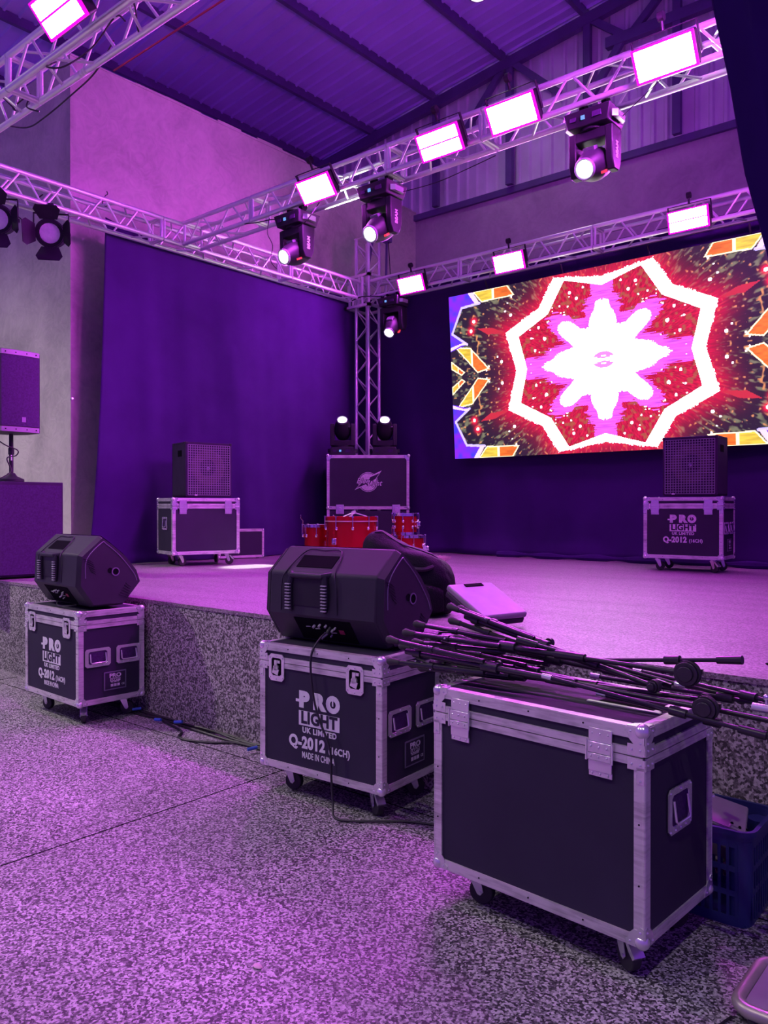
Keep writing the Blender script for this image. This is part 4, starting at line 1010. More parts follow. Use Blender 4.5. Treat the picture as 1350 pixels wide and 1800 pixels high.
# ------------------------------------------------------------------ wedge monitors on the hall-floor cases
def monitor(label, loc, rz, L=0.735, detail=True):
    t = thing('stage_monitor', label, 'loudspeaker', loc, rz, 'black wedge monitors on the flight cases')
    # cross-section (y towards the stage, z up), resting edge at z=0
    prof = [(0.10, 0.0), (0.335, 0.0), (0.465, 0.15), (0.435, 0.235), (0.345, 0.345), (0.235, 0.435), (0.165, 0.485), (0.012, 0.355), (0.0, 0.145)]
    MB().prism(prof, 'x', -L/2+0.03, L/2-0.03).build('shell', 'speaker', t, bevel=0.014, seg=3)
    for s_ in (-1, 1):                           # moulded end caps, slightly smaller, carrying grooves
        cy = sum(p[0] for p in prof)/len(prof); cz_ = sum(p[1] for p in prof)/len(prof)
        outer_ = [(cy+(a-cy)*0.985, cz_+(b_-cz_)*0.985) for a, b_ in prof]; inn = [(cy+(a-cy)*0.90, cz_+(b_-cz_)*0.90) for a, b_ in prof]
        m = MB(); n = len(prof); xa, xb = s_*(L/2-0.032), s_*(L/2)
        vs = [(xa, a, b_) for a, b_ in outer_]+[(xb, a, b_) for a, b_ in inn]
        fs = [(i, (i+1) % n, n+(i+1) % n, n+i) if s_ < 0 else (i, n+i, n+(i+1) % n, (i+1) % n) for i in range(n)]+[tuple(range(n, 2*n)) if s_ > 0 else tuple(range(n, 2*n))[::-1]]
        cap = m.add(vs, fs).build('end_cap', 'speaker', t, bevel=0.006)
        m = MB()
        for (hy, hz, hr) in ((0.265, 0.235, 0.023), (0.225, 0.245, 0.018)):
            m.cyl((xb-s_*0.002, hy, hz), (xb+s_*0.002, hy, hz), hr, 20)
        m.build('pole_socket', 'void', cap)
        m = MB()
        m.lathe([(0.022, -0.002), (0.029, -0.002), (0.029, 0.004), (0.022, 0.004)], n=20, mtx=Matrix.Translation((xb, 0.265, 0.235)) @ Matrix.Rotation(R(90*s_), 4, 'Y'))
        m.build('socket_ring', 'grille', cap)
        for (by, bz, dy, dz) in ((0.055, 0.335, 1, 0), (0.31, 0.075, 1, 0)):
            m = MB()
            for k in range(6):
                y_ = by+0.004*k; z_ = bz-0.016*k if bz > 0.2 else bz+0.016*k
                m.tube([(xb+s_*0.001, y_-0.02+0.006*k, z_), (xb+s_*0.001, y_+0.02, z_-0.012), (xb+s_*0.001, y_+0.05, z_-0.03)], 0.0022, 5)
            m.build('vent_ribs', 'black', cap)
        m = MB(); m.tube(smoothpath([(xb, 0.05, 0.20), (xb, 0.06, 0.33), (xb, 0.165, 0.435), (xb, 0.20, 0.425), (xb, 0.30, 0.34), (xb, 0.40, 0.22), (xb, 0.425, 0.165)], 4), 0.003, 6); m.build('edge_bead', 'grille', cap)
    # grille across the front curve
    gp = [(0.462, 0.165), (0.435, 0.238), (0.345, 0.348), (0.235, 0.438), (0.178, 0.478)]
    m = MB(); vs = []; n = len(gp)
    for x_ in (-L/2+0.05, L/2-0.05):
        for k_ in (0, 0.006): vs += [(x_, a+k_*0.7, b_+k_*0.7) for a, b_ in gp]
    fs = []
    for i in range(n-1): fs += [(n+i, n+i+1, 3*n+i+1, 3*n+i), (i, 2*n+i, 2*n+i+1, i+1)]
    m.add(vs, fs).build('front_grille', 'perf', t)
    # carry handle moulded in the back
    hx = -0.075
    sl = math.atan2(0.130, 0.153)
    def onslope(s, off=0.0):           # s along slope from lower to upper edge (0..1)
        return (0.012+0.153*s-off*0.647, 0.355+0.130*s+off*0.762)
    y_, z_ = onslope(0.42, 0.001)
    MB().box((hx, y_, z_), (0.235, 0.085, 0.004), rot=(math.atan2(0.130, 0.153), 0, 0)).build('handle_recess', 'void', t)
    MB().box((hx, -0.0, 0.268), (0.200, 0.006, 0.15)).build('handle_hollow', 'black', t)
    MB().tube([(hx-0.13, 0.026, 0.352), (hx-0.10, -0.012, 0.345), (hx+0.10, -0.012, 0.345), (hx+0.13, 0.026, 0.352)], 0.014, 10).build('handle_bar', 'speaker', t)
    for s_ in (-1, 1):
        gx = hx+s_*0.118
        g = MB().tube([(gx-s_*0.012, 0.0, 0.345), (gx, -0.008, 0.29), (gx, -0.010, 0.20), (gx-s_*0.008, -0.004, 0.165)], [0.015, 0.018, 0.018, 0.011], 10).build('grip', 'black', t)
        for k in range(9):
            MB().box((gx, -0.024, 0.300-0.0155*k), (0.030, 0.012, 0.0055)).build('grip_rib', 'grey_rib', g)
    # frame around the handle
    m = MB(); y2, z2 = onslope(0.80, 0.003)
    m.tube(smoothpath([(hx-0.185, -0.001, 0.16), (hx-0.178, -0.001, 0.30), (hx-0.16, 0.014, 0.360), (hx-0.115, y2-0.008, z2), (hx, y2, z2+0.004), (hx+0.115, y2-0.008, z2), (hx+0.16, 0.014, 0.360), (hx+0.178, -0.001, 0.30), (hx+0.185, -0.001, 0.16)], 4), 0.0035, 6)
    m.build('handle_frame', 'speaker', t)
    # input panel on the under-slope
    sl2 = math.atan2(-0.145, 0.10)
    def onlow(s): return (0.0+0.10*s, 0.145-0.145*s)
    y_, z_ = onlow(0.5)
    pn = MB().box((0.0, y_-0.001, z_-0.001), (0.36, 0.14, 0.004), rot=(sl2, 0, 0)).build('input_panel', 'void', t)
    for (x_, s, mat_, r_) in ((-0.06, 0.35, 'grey_rib', 0.007), (-0.02, 0.30, 'grey_rib', 0.006), (0.02, 0.30, 'grey_rib', 0.006), (0.05, 0.45, 'grey_rib', 0.006), (0.075, 0.35, 'grey_rib', 0.005), (-0.01, 0.6, 'white', 0.005), (0.03, 0.65, 'grey_rib', 0.004)):
        y_, z_ = onlow(s); MB().cyl((x_, y_, z_), (x_, y_-0.016, z_-0.011), r_, 10).build('knob', mat_, pn)
    y_, z_ = onlow(0.5); MB().box((0.105, y_-0.004, z_-0.003), (0.03, 0.024, 0.003), rot=(sl2, 0, 0)).build('warning_sticker', 'redled' if False else 'redcable', pn)
    for (x_, s, l_) in ((-0.10, 0.4, 0.03), (-0.04, 0.45, 0.035), (0.06, 0.55, 0.04)):
        y_, z_ = onlow(s); MB().box((x_, y_-0.004, z_-0.003), (l_, 0.004, 0.003), rot=(sl2, 0, 0.5)).build('panel_print', 'grey_rib', pn)
    return t
def place_on(case_loc, rz, dx, dy): 
    c_, s_ = math.cos(rz), math.sin(rz); return (case_loc[0]+dx*c_-dy*s_, case_loc[1]+dx*s_+dy*c_)
x_, y_ = place_on((-5.304, 2.969), R(-1.69), -0.005, -0.215)
monitor('wedge monitor on the far left floor case', (x_, y_, PC+PH+0.020), R(-3.5), 0.73)
x_, y_ = place_on((-2.757, 2.994), R(3.5), -0.045, -0.175)
monitor('wedge monitor on the centre floor case with a cable plugged in', (x_, y_, PC+PH+0.008), R(4.5), 0.755)

# cable from centre monitor
m = MB(); pa = [(-2.755, 2.845, 0.835), (-2.762, 2.80, 0.815), (-2.768, 2.742, 0.75), (-2.765, 2.728, 0.66), (-2.742, 2.728, 0.52), (-2.700, 2.728, 0.42), (-2.640, 2.732, 0.30), (-2.632, 2.734, 0.16), (-2.61, 2.72, 0.06), (-2.56, 2.68, 0.010), (-2.48, 2.70, 0.009), (-2.40, 2.76, 0.009), (-2.28, 2.86, 0.009), (-2.12, 2.93, 0.009), (-1.95, 3.02, 0.009), (-1.80, 3.10, 0.009)]
o = thing('microphone_cable', 'black cable from the centre monitor over the case front to the floor', 'cable')
MB().tube(smoothpath(pa, 7), 0.0055, 8).build('cord', 'cable', o)
MB().cyl((-2.755, 2.862, 0.86), (-2.757, 2.832, 0.825), 0.010, 12).build('plug', 'black', o)
MB().cyl((-2.757, 2.832, 0.825), (-2.762, 2.80, 0.808), 0.0075, 10).build('strain_relief', 'grille', o)
m = MB()
o = MB().tube(smoothpath([(-5.10, 2.80, 0.787), (-5.12, 2.755, 0.785), (-5.20, 2.745, 0.778), (-5.30, 2.77, 0.776), (-5.36, 2.80, 0.785)]), 0.005, 6).build('speaker_cable', 'cable')
tag(o, 'short loop of black cable under the far left monitor', 'cable')
# cable bundle along the stage foot: each cable a thing
cb = 'cables lying along the foot of the stage'
labs = ['black cable lying tight against the foot of the stage', 'black cable in the middle of the bundle at the stage foot', 'upper black cable of the bundle at the stage foot', 'black cable bowing out from the bundle toward the hall']
for k in range(4):
    pts = []
    for i in range(20):
        x_ = -6.2+i*0.165
        pts.append((x_, 3.205-0.022*k-0.012*math.sin(i*1.3+k*2), 0.010+0.010*(k % 2)+0.004*math.sin(i*2+k)))
    if k == 3: pts = [(-4.75, 3.18, 0.02), (-4.45, 3.12, 0.01), (-4.30, 3.08, 0.009), (-4.22, 3.00, 0.009), (-4.12, 2.99, 0.009), (-3.95, 3.06, 0.009), (-3.8, 3.15, 0.012), (-3.4, 3.14, 0.012), (-3.1, 3.1, 0.012)]
    o = MB().tube(smoothpath(pts, 4), 0.008, 6).build('floor_cable', 'cable'); tag(o, labs[k], 'cable', cb)
for k, (x_, y_, z_, a, lb) in enumerate(((-4.62, 3.12, 0.020, 0.1, 'blue cable plug nearest the far left case'), (-4.42, 3.14, 0.035, 0.4, 'blue cable plug in the middle of the floor bundle'), (-3.62, 3.09, 0.028, 1.2, 'blue cable plug nearest the centre case'), (-4.95, 3.17, 0.03, 0.9, 'blue cable plug in the shadow of the far left case'))):
    o = MB().cyl((x_-0.03*math.cos(a), y_-0.03*math.sin(a), z_), (x_+0.03*math.cos(a), y_+0.03*math.sin(a), z_+0.006), 0.010, 10).build('cable_plug', 'bluetape'); tag(o, lb, 'plug', 'blue cable plugs on the floor')

# ------------------------------------------------------------------ drums
def drum(label, loc, rz, r, h, hoop='red', lugs=8, z0=0.03, bracket=True, legs=False):
    t = thing('drum', label, 'drum', loc, rz, 'red drums in front of the logo trunk')
    MB().lathe([(r, z0), (r, z0+h)], n=48).build('shell', 'red', t)
    MB().lathe([(r-0.001, z0+h-0.002), (0.0005, z0+h-0.002)], n=48).build('batter_head', 'head', t)
    for zz, s_ in ((z0+h, 1), (z0, -1)):
        w = 0.045 if hoop == 'red' else 0.022
        m = MB(); m.lathe([(r+0.004, zz-s_*w), (r+0.014, zz-s_*w), (r+0.014, zz+s_*0.010), (r+0.002, zz+s_*0.010), (r+0.004, zz-s_*w)], n=48)
        hp = m.build('hoop', 'red' if hoop == 'red' else 'chrome', t)
        if hoop == 'red': MB().lathe([(r+0.0146, zz-s_*w), (r+0.0152, zz-s_*w), (r+0.0152, zz-s_*(w-0.011)), (r+0.0146, zz-s_*(w-0.011))], n=48).build('hoop_band', 'hoop', hp)
    for i in range(lugs):
        a = 2*math.pi*(i+0.5)/lugs; c_, s_ = math.cos(a), math.sin(a)
        for zz, sg in ((z0+h, -1), (z0, 1)):
            m = MB(); rr = r+0.026
            m.cyl((c_*rr, s_*rr, zz-sg*0.012), (c_*rr, s_*rr, zz+sg*min(0.12, h*0.35)), 0.0045, 8); m.sph((c_*(r+0.012), s_*(r+0.012), zz+sg*min(0.12, h*0.35)), 0.017, 10, (1, 1, 1.3)); m.box((c_*(r+0.018), s_*(r+0.018), zz-sg*0.010), (0.022, 0.022, 0.014), rot=(0, 0, a))
            m.build('tension_lug', 'chrome', t)
    if bracket:
        m = MB(); a = bracket; c_, s_ = math.cos(a), math.sin(a)
        m.box((c_*(r+0.02), s_*(r+0.02), z0+h*0.5), (0.05, 0.06, 0.07), rot=(0, 0, a)); m.cyl((c_*(r+0.05), s_*(r+0.05), z0+h*0.5-0.02), (c_*(r+0.05), s_*(r+0.05), z0+h*0.5+0.03), 0.02, 12)
        m.build('mount_bracket', 'chrome', t, bevel=0.005)
    return t
# depth line toward camera: unit = (-0.644,0.765)
def cam_pt(lat, dep): return (0.7647*lat-0.6445*dep, 0.6445*lat+0.7647*dep)
def pxpt(lat_over_dep, dep): return cam_pt(lat_over_dep*dep, dep)
a_cam = math.atan2(-0.7647, 0.6445)        # direction from the drums to the camera
bx, by = pxpt(-0.0414, 9.0)
t = drum('big red bass drum standing head up in front of the logo trunk', (bx, by, ZS), R(10), 0.283, 0.52, 'red', 10, 0.022, a_cam-0.75)
MB().tube([(0.0, 0.0, 0.55), (0.03, -0.02, 0.60), (0.06, 0.0, 0.615)], 0.014, 8).build('tom_mount', 'plated', t)
m = MB()
for a in (0.4, 2.4, 4.5): m.tube([(0.03, 0, 0.60), (0.03+0.16*math.cos(a), 0.16*math.sin(a), 0.553)], 0.006, 6)
m.sph((0.03, 0, 0.60), 0.022, 10); m.build('mount_arms', 'plated', t)
fx, fy = pxpt(-0.0840, 9.38)
t = drum('narrow red floor tom at the left of the bass drum', (fx, fy, ZS), R(20), 0.15, 0.42, 'chrome', 8, 0.025, a_cam+0.5)
for a in (a_cam-1.5, a_cam+1.0):
    MB().tube([(0.175*math.cos(a), 0.175*math.sin(a), 0.36), (0.175*math.cos(a), 0.175*math.sin(a), 0.50), (0.20*math.cos(a), 0.20*math.sin(a), 0.53), (0.20*math.cos(a), 0.20*math.sin(a), 0.57)], 0.0055, 6).build('leg_rod', 'chrome', t)
ux, uy = pxpt(0.0285, 9.35)
drum('lower red tom of the stack at the right of the drums', (ux+0.02, uy+0.03, ZS), R(30), 0.165, 0.30, 'chrome', 8, 0.022, a_cam+0.8)
drum('upper red tom stacked on another tom at the right of the drums', (ux-0.02, uy+0.0, ZS+0.334), R(5), 0.135, 0.23, 'chrome', 8, 0.012, a_cam+0.9)
# fluffy rug under the drums: many tufts
m = MB(); cx, cy = -6.10, 7.75
m.cyl((cx, cy, ZS+0.001), (cx, cy, ZS+0.018), 0.45, 40)
for i in range(1400):
    a = random.uniform(0, 2*math.pi); r_ = 0.45*math.sqrt(random.random())*1.03
    p = Vector((cx+r_*math.cos(a), cy+r_*math.sin(a), ZS+0.010)); q = p+Vector((0.045*math.cos(a)+random.uniform(-.02, .02), 0.045*math.sin(a)+random.uniform(-.02, .02), random.uniform(0.02, 0.05)))
    m.cyl(p, q, 0.006, 4, 0.0012, caps=False)
o = m.build('fluffy_rug', 'rug', smooth=False); tag(o, 'pale pink fluffy rug peeping out behind the black bag', 'rug')

# ------------------------------------------------------------------ black gig bag behind the centre monitor
t = thing('gig_bag', 'slumped black soft bag on the stage edge behind the centre monitor', 'bag', (-3.06, 3.84, ZS))
def bag_mesh(stations, n=28):
    vs = []; fs = []
    for k, (cx_, cy_, cz_, ry, rz__, ex) in enumerate(stations):
        for i in range(n):
            a = 2*math.pi*i/n; ca_, sa_ = math.cos(a), math.sin(a)
            px_ = math.copysign(abs(ca_)**ex, ca_)*ry; pz_ = math.copysign(abs(sa_)**ex, sa_)*rz__
            w = 1+0.035*math.sin(3*a+k*1.1)+0.02*math.sin(7*a+k)
            vs.append((cx_, cy_+px_*w, max(0.004, cz_+pz_*w)))
    for k in range(len(stations)-1):
        for i in range(n): fs.append((k*n+i, k*n+(i+1) % n, (k+1)*n+(i+1) % n, (k+1)*n+i))
    fs += [tuple(range(n)), tuple(range((len(stations)-1)*n, len(stations)*n))[::-1]]
    return vs, fs
st_ = [(-0.46, 0, 0.24, 0.02, 0.05, 1), (-0.45, 0, 0.24, 0.10, 0.20, 0.8), (-0.37, 0, 0.26, 0.15, 0.29, 0.8), (-0.24, 0, 0.28, 0.16, 0.295, 0.75), (-0.05, 0, 0.24, 0.17, 0.245, 0.7), (0.10, 0, 0.22, 0.18, 0.235, 0.65), (0.25, 0, 0.205, 0.18, 0.215, 0.65), (0.38, 0, 0.18, 0.17, 0.18, 0.65), (0.46, 0, 0.15, 0.14, 0.14, 0.7), (0.49, 0, 0.14, 0.05, 0.06, 1)]
vs, fs = bag_mesh(st_)
bagm = Matrix.Rotation(R(34), 4, 'Z') @ Matrix.Diagonal((0.62, 1.0, 0.90, 1))
o = MB().add(vs, fs, bagm).build('bag_body', 'cloth', t)
md = o.modifiers.new('sub', 'SUBSURF'); md.levels = 2; md.render_levels = 2
tx = bpy.data.textures.new('bag_creases', 'CLOUDS'); tx.noise_scale = 0.16
md = o.modifiers.new('creases', 'DISPLACE'); md.texture = tx; md.strength = 0.035; md.mid_level = 0.5
def bagp(x_, a, k=1.02):
    for s0, s1 in zip(st_, st_[1:]):
        if s0[0] <= x_ <= s1[0]:
            f_ = (x_-s0[0])/(s1[0]-s0[0]); s_ = [s0[i]+(s1[i]-s0[i])*f_ for i in range(6)]
            ca_, sa_ = math.cos(a), math.sin(a)
            return bagm @ Vector((x_, math.copysign(abs(ca_)**s_[5], ca_)*s_[3]*k, s_[2]+math.copysign(abs(sa_)**s_[5], sa_)*s_[4]*k))
MB().tube([bagp(-0.30+i*0.07, R(105), 1.0) for i in range(11)], 0.005, 6).build('zip', 'black', t)
MB().tube(smoothpath([bagp(0.0, R(150), 1.03), bagp(0.05, R(165), 1.12), bagp(0.18, R(165), 1.15), bagp(0.28, R(150), 1.03)]), 0.014, 6).build('carry_strap', 'black', t)
v2, f2 = bag_mesh([(0.06, -0.17, 0.13, 0.03, 0.07, 0.8), (0.10, -0.17, 0.13, 0.055, 0.10, 0.6), (0.30, -0.165, 0.12, 0.055, 0.10, 0.6), (0.38, -0.15, 0.11, 0.03, 0.07, 0.8)], 16)
o = MB().add(v2, f2, bagm).build('front_pocket', 'cloth', t); md = o.modifiers.new('sub', 'SUBSURF'); md.levels = 1; md.render_levels = 1

# ------------------------------------------------------------------ plastic tool case, leaning with its far-left edge on the bag
t = thing('tool_case', 'grey plastic tool case with a handle slot leaning on the black bag', 'case', (-2.390, 3.718, 0.954))
ax = Vector((0.868, -0.235, -0.437)).normalized()      # downhill
ay = Vector((0.065, 0.988, 0.094)); ay = (ay-ax*ay.dot(ax)).normalized()
az = ax.cross(ay)
t.rotation_euler = Matrix((ax, ay, az)).transposed().to_euler()
LX, LY = 0.335, 0.325
MB().box((0, 0, -0.020), (LX, LY, 0.036)).build('lid_shell', 'toolcase', t, bevel=0.012, seg=3)
MB().box((0, 0, -0.056), (LX-0.008, LY-0.008, 0.036)).build('base_shell', 'speaker', t, bevel=0.010, seg=3)
MB().box((-LX/2+0.028, 0.01, -0.001), (0.026, 0.13, 0.006)).build('handle_slot', 'void', t)
MB().box((-LX/2+0.008, 0.01, -0.02), (0.020, 0.15, 0.022)).build('handle', 'toolcase', t, bevel=0.006)
m = MB()
for y_ in (-0.11, 0.13): m.box((-LX/2-0.002, y_, -0.035), (0.012, 0.035, 0.04))
m.build('latch', 'black', t, bevel=0.003)

# ------------------------------------------------------------------ blue crate and its contents
t = thing('plastic_crate', 'dark blue slotted plastic crate on the floor between big case and stage', 'crate', (-1.04, 3.035, 0))
CW, CD, CH = 0.52, 0.34, 0.335
def rrect(w, d, r, n=5):
    out = []
    for (cx_, cy_, a0) in ((w/2-r, d/2-r, 0), (-w/2+r, d/2-r, 90), (-w/2+r, -d/2+r, 180), (w/2-r, -d/2+r, 270)):
        for i in range(n+1):
            a = R(a0+90*i/n); out.append((cx_+r*math.cos(a), cy_+r*math.sin(a)))
    return out
def ring_wall(mb, w, d, r, z0_, z1_, t_=0.004, w2=None, d2=None):
    a = rrect(w, d, r); b_ = rrect(w2 or w, d2 or d, r); ai = rrect(w-2*t_, d-2*t_, r-t_); bi = rrect((w2 or w)-2*t_, (d2 or d)-2*t_, r-t_)
    n = len(a); vs = [(p, q, z0_) for p, q in a]+[(p, q, z1_) for p, q in b_]+[(p, q, z0_) for p, q in ai]+[(p, q, z1_) for p, q in bi]; fs = []
    for i in range(n):
        j = (i+1) % n; fs += [(i, j, n+j, n+i), (2*n+j, 2*n+i, 3*n+i, 3*n+j), (n+i, n+j, 3*n+j, 3*n+i), (j, i, 2*n+i, 2*n+j)]
    mb.add(vs, fs)
m = MB(); m.box((0, 0, 0.006), (CW-0.06, CD-0.06, 0.010))
for (z0_, z1_) in ((0.0, 0.035), (0.105, 0.125), (0.19, 0.21), (0.275, 0.325)):
    ring_wall(m, CW-0.04+0.05*z0_, CD-0.04+0.05*z0_, 0.05, z0_, z1_)
n_ = 15
for i in range(n_):
    for sy in (-1, 1): m.box((-CW/2+0.06+i*(CW-0.12)/(n_-1), sy*(CD/2-0.018), 0.155), (0.010, 0.004, 0.27), rot=(-sy*0.03, 0, 0))
for i in range(9):
    for sx in (-1, 1): m.box((sx*(CW/2-0.018), -CD/2+0.06+i*(CD-0.12)/8, 0.155), (0.004, 0.010, 0.27))
cr = m.build('slotted_walls', 'blue', t)
m = MB(); ring_wall(m, CW-0.006, CD-0.006, 0.055, 0.318, 0.337, 0.014); m.build('rim', 'blue', t)
for sx in (-1, 1):
    for sy in (-1, 1): MB().cyl((sx*(CW/2-0.062), sy*(CD/2-0.062), 0.0), (sx*(CW/2-0.056), sy*(CD/2-0.056), 0.30), 0.040, 16, 0.042).build('corner_post', 'blue', t)
for (c, d, r_, lb) in (((-0.96, 3.02, 0.285), (0.20, 0.15, 0.14), (0.35, 0.25, 0.3), 'grey metal box tilted in the blue crate, largest of the three'),
                       ((-1.12, 3.04, 0.28), (0.15, 0.14, 0.13), (0.3, -0.35, -0.15), 'grey metal box in the blue crate close to the big case'),
                       ((-0.895, 3.01, 0.275), (0.07, 0.11, 0.09), (0.1, 0.4, 0.5), 'small grey box in the blue crate at its near corner')):
    b_ = thing('metal_box', lb, 'box', c, 0, 'grey metal boxes in the crate', rot=r_)
    MB().box((0, 0, 0), d).build('housing', 'greybox', b_, bevel=0.006)
    MB().box((0, 0, d[2]/2), (d[0]*0.94, d[1]*0.94, 0.004)).build('cover', 'greybox', b_)
    m = MB()
    for sx in (-1, 1): m.sph((sx*d[0]*0.38, -d[1]*0.36, d[2]/2+0.003), 0.006, 8)
    m.build('screw', 'void', b_)
b_ = thing('threaded_stud', 'short metal stud sticking up out of the blue crate', 'metal stud', (-0.985, 3.055, 0.385), rot=(0.2, -0.45, 0))
MB().cyl((0, 0, -0.06), (0, 0, 0.035), 0.007, 12).build('shank', 'greybox', b_); MB().cyl((0, 0, -0.02), (0, 0, -0.008), 0.014, 6).build('nut', 'plated', b_)

# ------------------------------------------------------------------ tubular frame at the bottom right corner
t = thing('tube_frame', 'rounded aluminium tube frame with a sheet, cut off at the bottom right', 'metal frame', (-0.52, 2.50, 0.0), R(0))
fr_ = rrect(0.34, 0.30, 0.05, 6)
MB().tube([Vector((p-0.0, q, 0.045)) for p, q in fr_+[fr_[0]]], 0.020, 12).build('tube_loop', 'tubebeige', t)
MB().box((0, 0, 0.050), (0.30, 0.26, 0.006)).build('sheet', 'toolcase', t)
for sx in (-1, 1):
    for sy in (-1, 1): MB().cyl((sx*0.12, sy*0.15, 0.0), (sx*0.12, sy*0.15, 0.03), 0.014, 10).build('foot', 'rubber', t)
o = MB().tube(smoothpath([(-0.70, 2.36, 0.006), (-0.715, 2.30, 0.006), (-0.735, 2.24, 0.006), (-0.74, 2.1, 0.006)]), 0.004, 6).build('thin_cord', 'cable'); tag(o, 'thin dark cord on the floor by the tube frame', 'cord')

# ------------------------------------------------------------------ heap of microphone stands on the big case
def mic_stand(label, foot, tip, roll, L_leg=0.33, spread=0.05, boom=None, boom_len=0.5, ext=0.0, clutch_r=0.018):
    """foot: foot end centre, tip: top end; folded tripod legs round the lower tube"""
    foot = Vector(foot); tip = Vector(tip); d = (tip-foot); Lt = d.length; d.normalize()
    t = thing('microphone_stand', label, 'microphone stand', foot, group='folded microphone stands heaped on the big case')
    t.rotation_euler = d.to_track_quat('Z', 'Y').to_euler()
    hub = L_leg+0.02
    MB().cyl((0, 0, 0.05), (0, 0, hub+0.40*(Lt-hub)), 0.0115, 12).build('lower_tube', 'stand', t)
    MB().cyl((0, 0, hub+0.38*(Lt-hub)), (0, 0, Lt), 0.0080, 12).build('upper_tube', 'stand', t)
    MB().cyl((0, 0, hub+0.30*(Lt-hub)), (0, 0, hub+0.30*(Lt-hub)+0.11), 0.0165, 14, 0.015).build('height_clutch', 'stand', t)
    m = MB(); m.cyl((0, 0, hub-0.035), (0, 0, hub+0.035), 0.021, 14)
    hb = m.build('leg_hub', 'stand', t, bevel=0.003)
    MB().cyl((0.018, 0, hub), (0.052, 0, hub), 0.006, 8).build('hub_screw', 'stand', hb); MB().cyl((0.045, 0, hub), (0.060, 0, hub), 0.017, 14).build('hub_knob', 'stand', hb)
    MB().cyl((0, 0, 0.09), (0, 0, 0.125), 0.018, 12).build('slide_ring', 'stand', t)
    for k in range(3):
        a = roll+k*2*math.pi/3; c_, s_ = math.cos(a), math.sin(a)
        p0 = Vector((0.024*c_, 0.024*s_, hub-0.02)); p1 = Vector((spread*c_, spread*s_, 0.0))
        lg = MB().cyl(p0, p1, 0.0095, 10).build('leg', 'stand', t)
        dd = (p1-p0).normalized()
        MB().lathe([(0.0, -0.038), (0.011, -0.036), (0.0125, -0.01), (0.0155, 0.004), (0.0165, 0.014), (0.012, 0.024), (0.0, 0.028)], n=14, mtx=Matrix.Translation(p1) @ dd.to_track_quat('Z', 'Y').to_matrix().to_4x4()).build('rubber_foot', 'rubber', lg)
        q = p0+(p1-p0)*0.56
        MB().cyl(q-dd*0.013, q+dd*0.013, 0.0125, 10).build('leg_bracket', 'stand', lg)
        MB().tube([q+Vector((c_, s_, 0))*-0.004, Vector((0.019*c_, 0.019*s_, 0.107))], 0.0042, 6).build('stay', 'stand', lg)
        for zz in (q, Vector((0.020*c_, 0.020*s_, 0.107))): MB().sph(tuple(zz+Vector((0.012*c_, 0.012*s_, 0))), 0.0045, 8).build('rivet', 'plated', lg)
    if boom is not None:
        # boom clutch at the head of the tube, boom folded alongside
        cr_ = clutch_r; m = MB(); m.cyl((-0.018, 0, Lt), (0.018, 0, Lt), cr_, 24); m.cyl((-0.026, 0, Lt), (0.026, 0, Lt), cr_*0.66, 20); ck = m.build('boom_clutch', 'stand', t, bevel=0.002)
        MB().lathe([(cr_+0.001, -0.010), (cr_+0.0035, -0.010), (cr_+0.0035, 0.010), (cr_+0.001, 0.010)], n=24, mtx=Matrix.Translation((0, 0, Lt)) @ Matrix.Rotation(R(90), 4, 'Y')).build('clutch_ring', 'rubber', ck)
        m = MB(); m.cyl((0.03, 0, Lt), (0.052, 0, Lt), 0.007, 8); m.box((0.058, 0, Lt), (0.012, 0.016, 0.052)); m.build('clutch_lever', 'stand', ck)
        b0, b1 = boom
        rm = t.rotation_euler.to_matrix().inverted()
        q0 = rm @ (Vector(b0)-foot); q1 = rm @ (Vector(b1)-foot)
        bd_ = MB().cyl(q0, q1, 0.0068, 10).build('boom_arm', 'stand', t)
        u_ = (q1-q0).normalized()
        MB().cyl(q0, q0-u_*0.075, 0.012, 12, 0.0135).build('counter_grip', 'stand', bd_)
        MB().cyl(q1, q1+u_*0.035, 0.0095, 12).build('mic_thread', 'plated', bd_)
        MB().cyl(q0+(q1-q0)*0.25, q0+(q1-q0)*0.25+u_*0.05, 0.0145, 12).build('boom_collar', 'stand', bd_)
    return t
ms = mic_stand
ms('topmost microphone stand of the heap, its rubber feet nearest the tool case', (-1.83, 2.62, 1.030), (-0.98, 2.50, 0.880), 0.3, 0.40, 0.035, boom=((-1.40, 2.50, 0.965), (-0.96, 2.62, 0.872)))
ms('microphone stand whose feet stick out second from the top of the heap', (-1.97, 2.53, 0.945), (-0.875, 2.50, 0.935), 0.9, 0.42, 0.042, boom=((-0.785, 2.50, 0.988), (-1.25, 2.54, 0.925)), clutch_r=0.037)
ms('microphone stand at the front of the heap with the large round knob', (-2.00, 2.45, 0.888), (-0.80, 2.44, 0.850), 0.1, 0.42, 0.050, boom=((-0.70, 2.42, 0.812), (-1.30, 2.42, 0.875)), clutch_r=0.034)
ms('lowest microphone stand lying across the lid at the front of the heap', (-1.95, 2.54, 0.832), (-0.84, 2.56, 0.846), 1.2, 0.42, 0.038, boom=((-0.62, 2.60, 0.850), (-1.22, 2.62, 0.858)))
ms('microphone stand lying at the back of the heap', (-1.86, 2.72, 0.900), (-0.76, 2.66, 0.850), 0.6, 0.40, 0.040, boom=((-0.56, 2.54, 0.868), (-1.10, 2.70, 0.880)))
ms('microphone stand under the others with its top end reaching over the crate', (-1.90, 2.66, 0.850), (-0.56, 2.50, 0.825), 0.0, 0.40, 0.036, boom=((-0.64, 2.46, 0.796), (-1.15, 2.52, 0.822)))
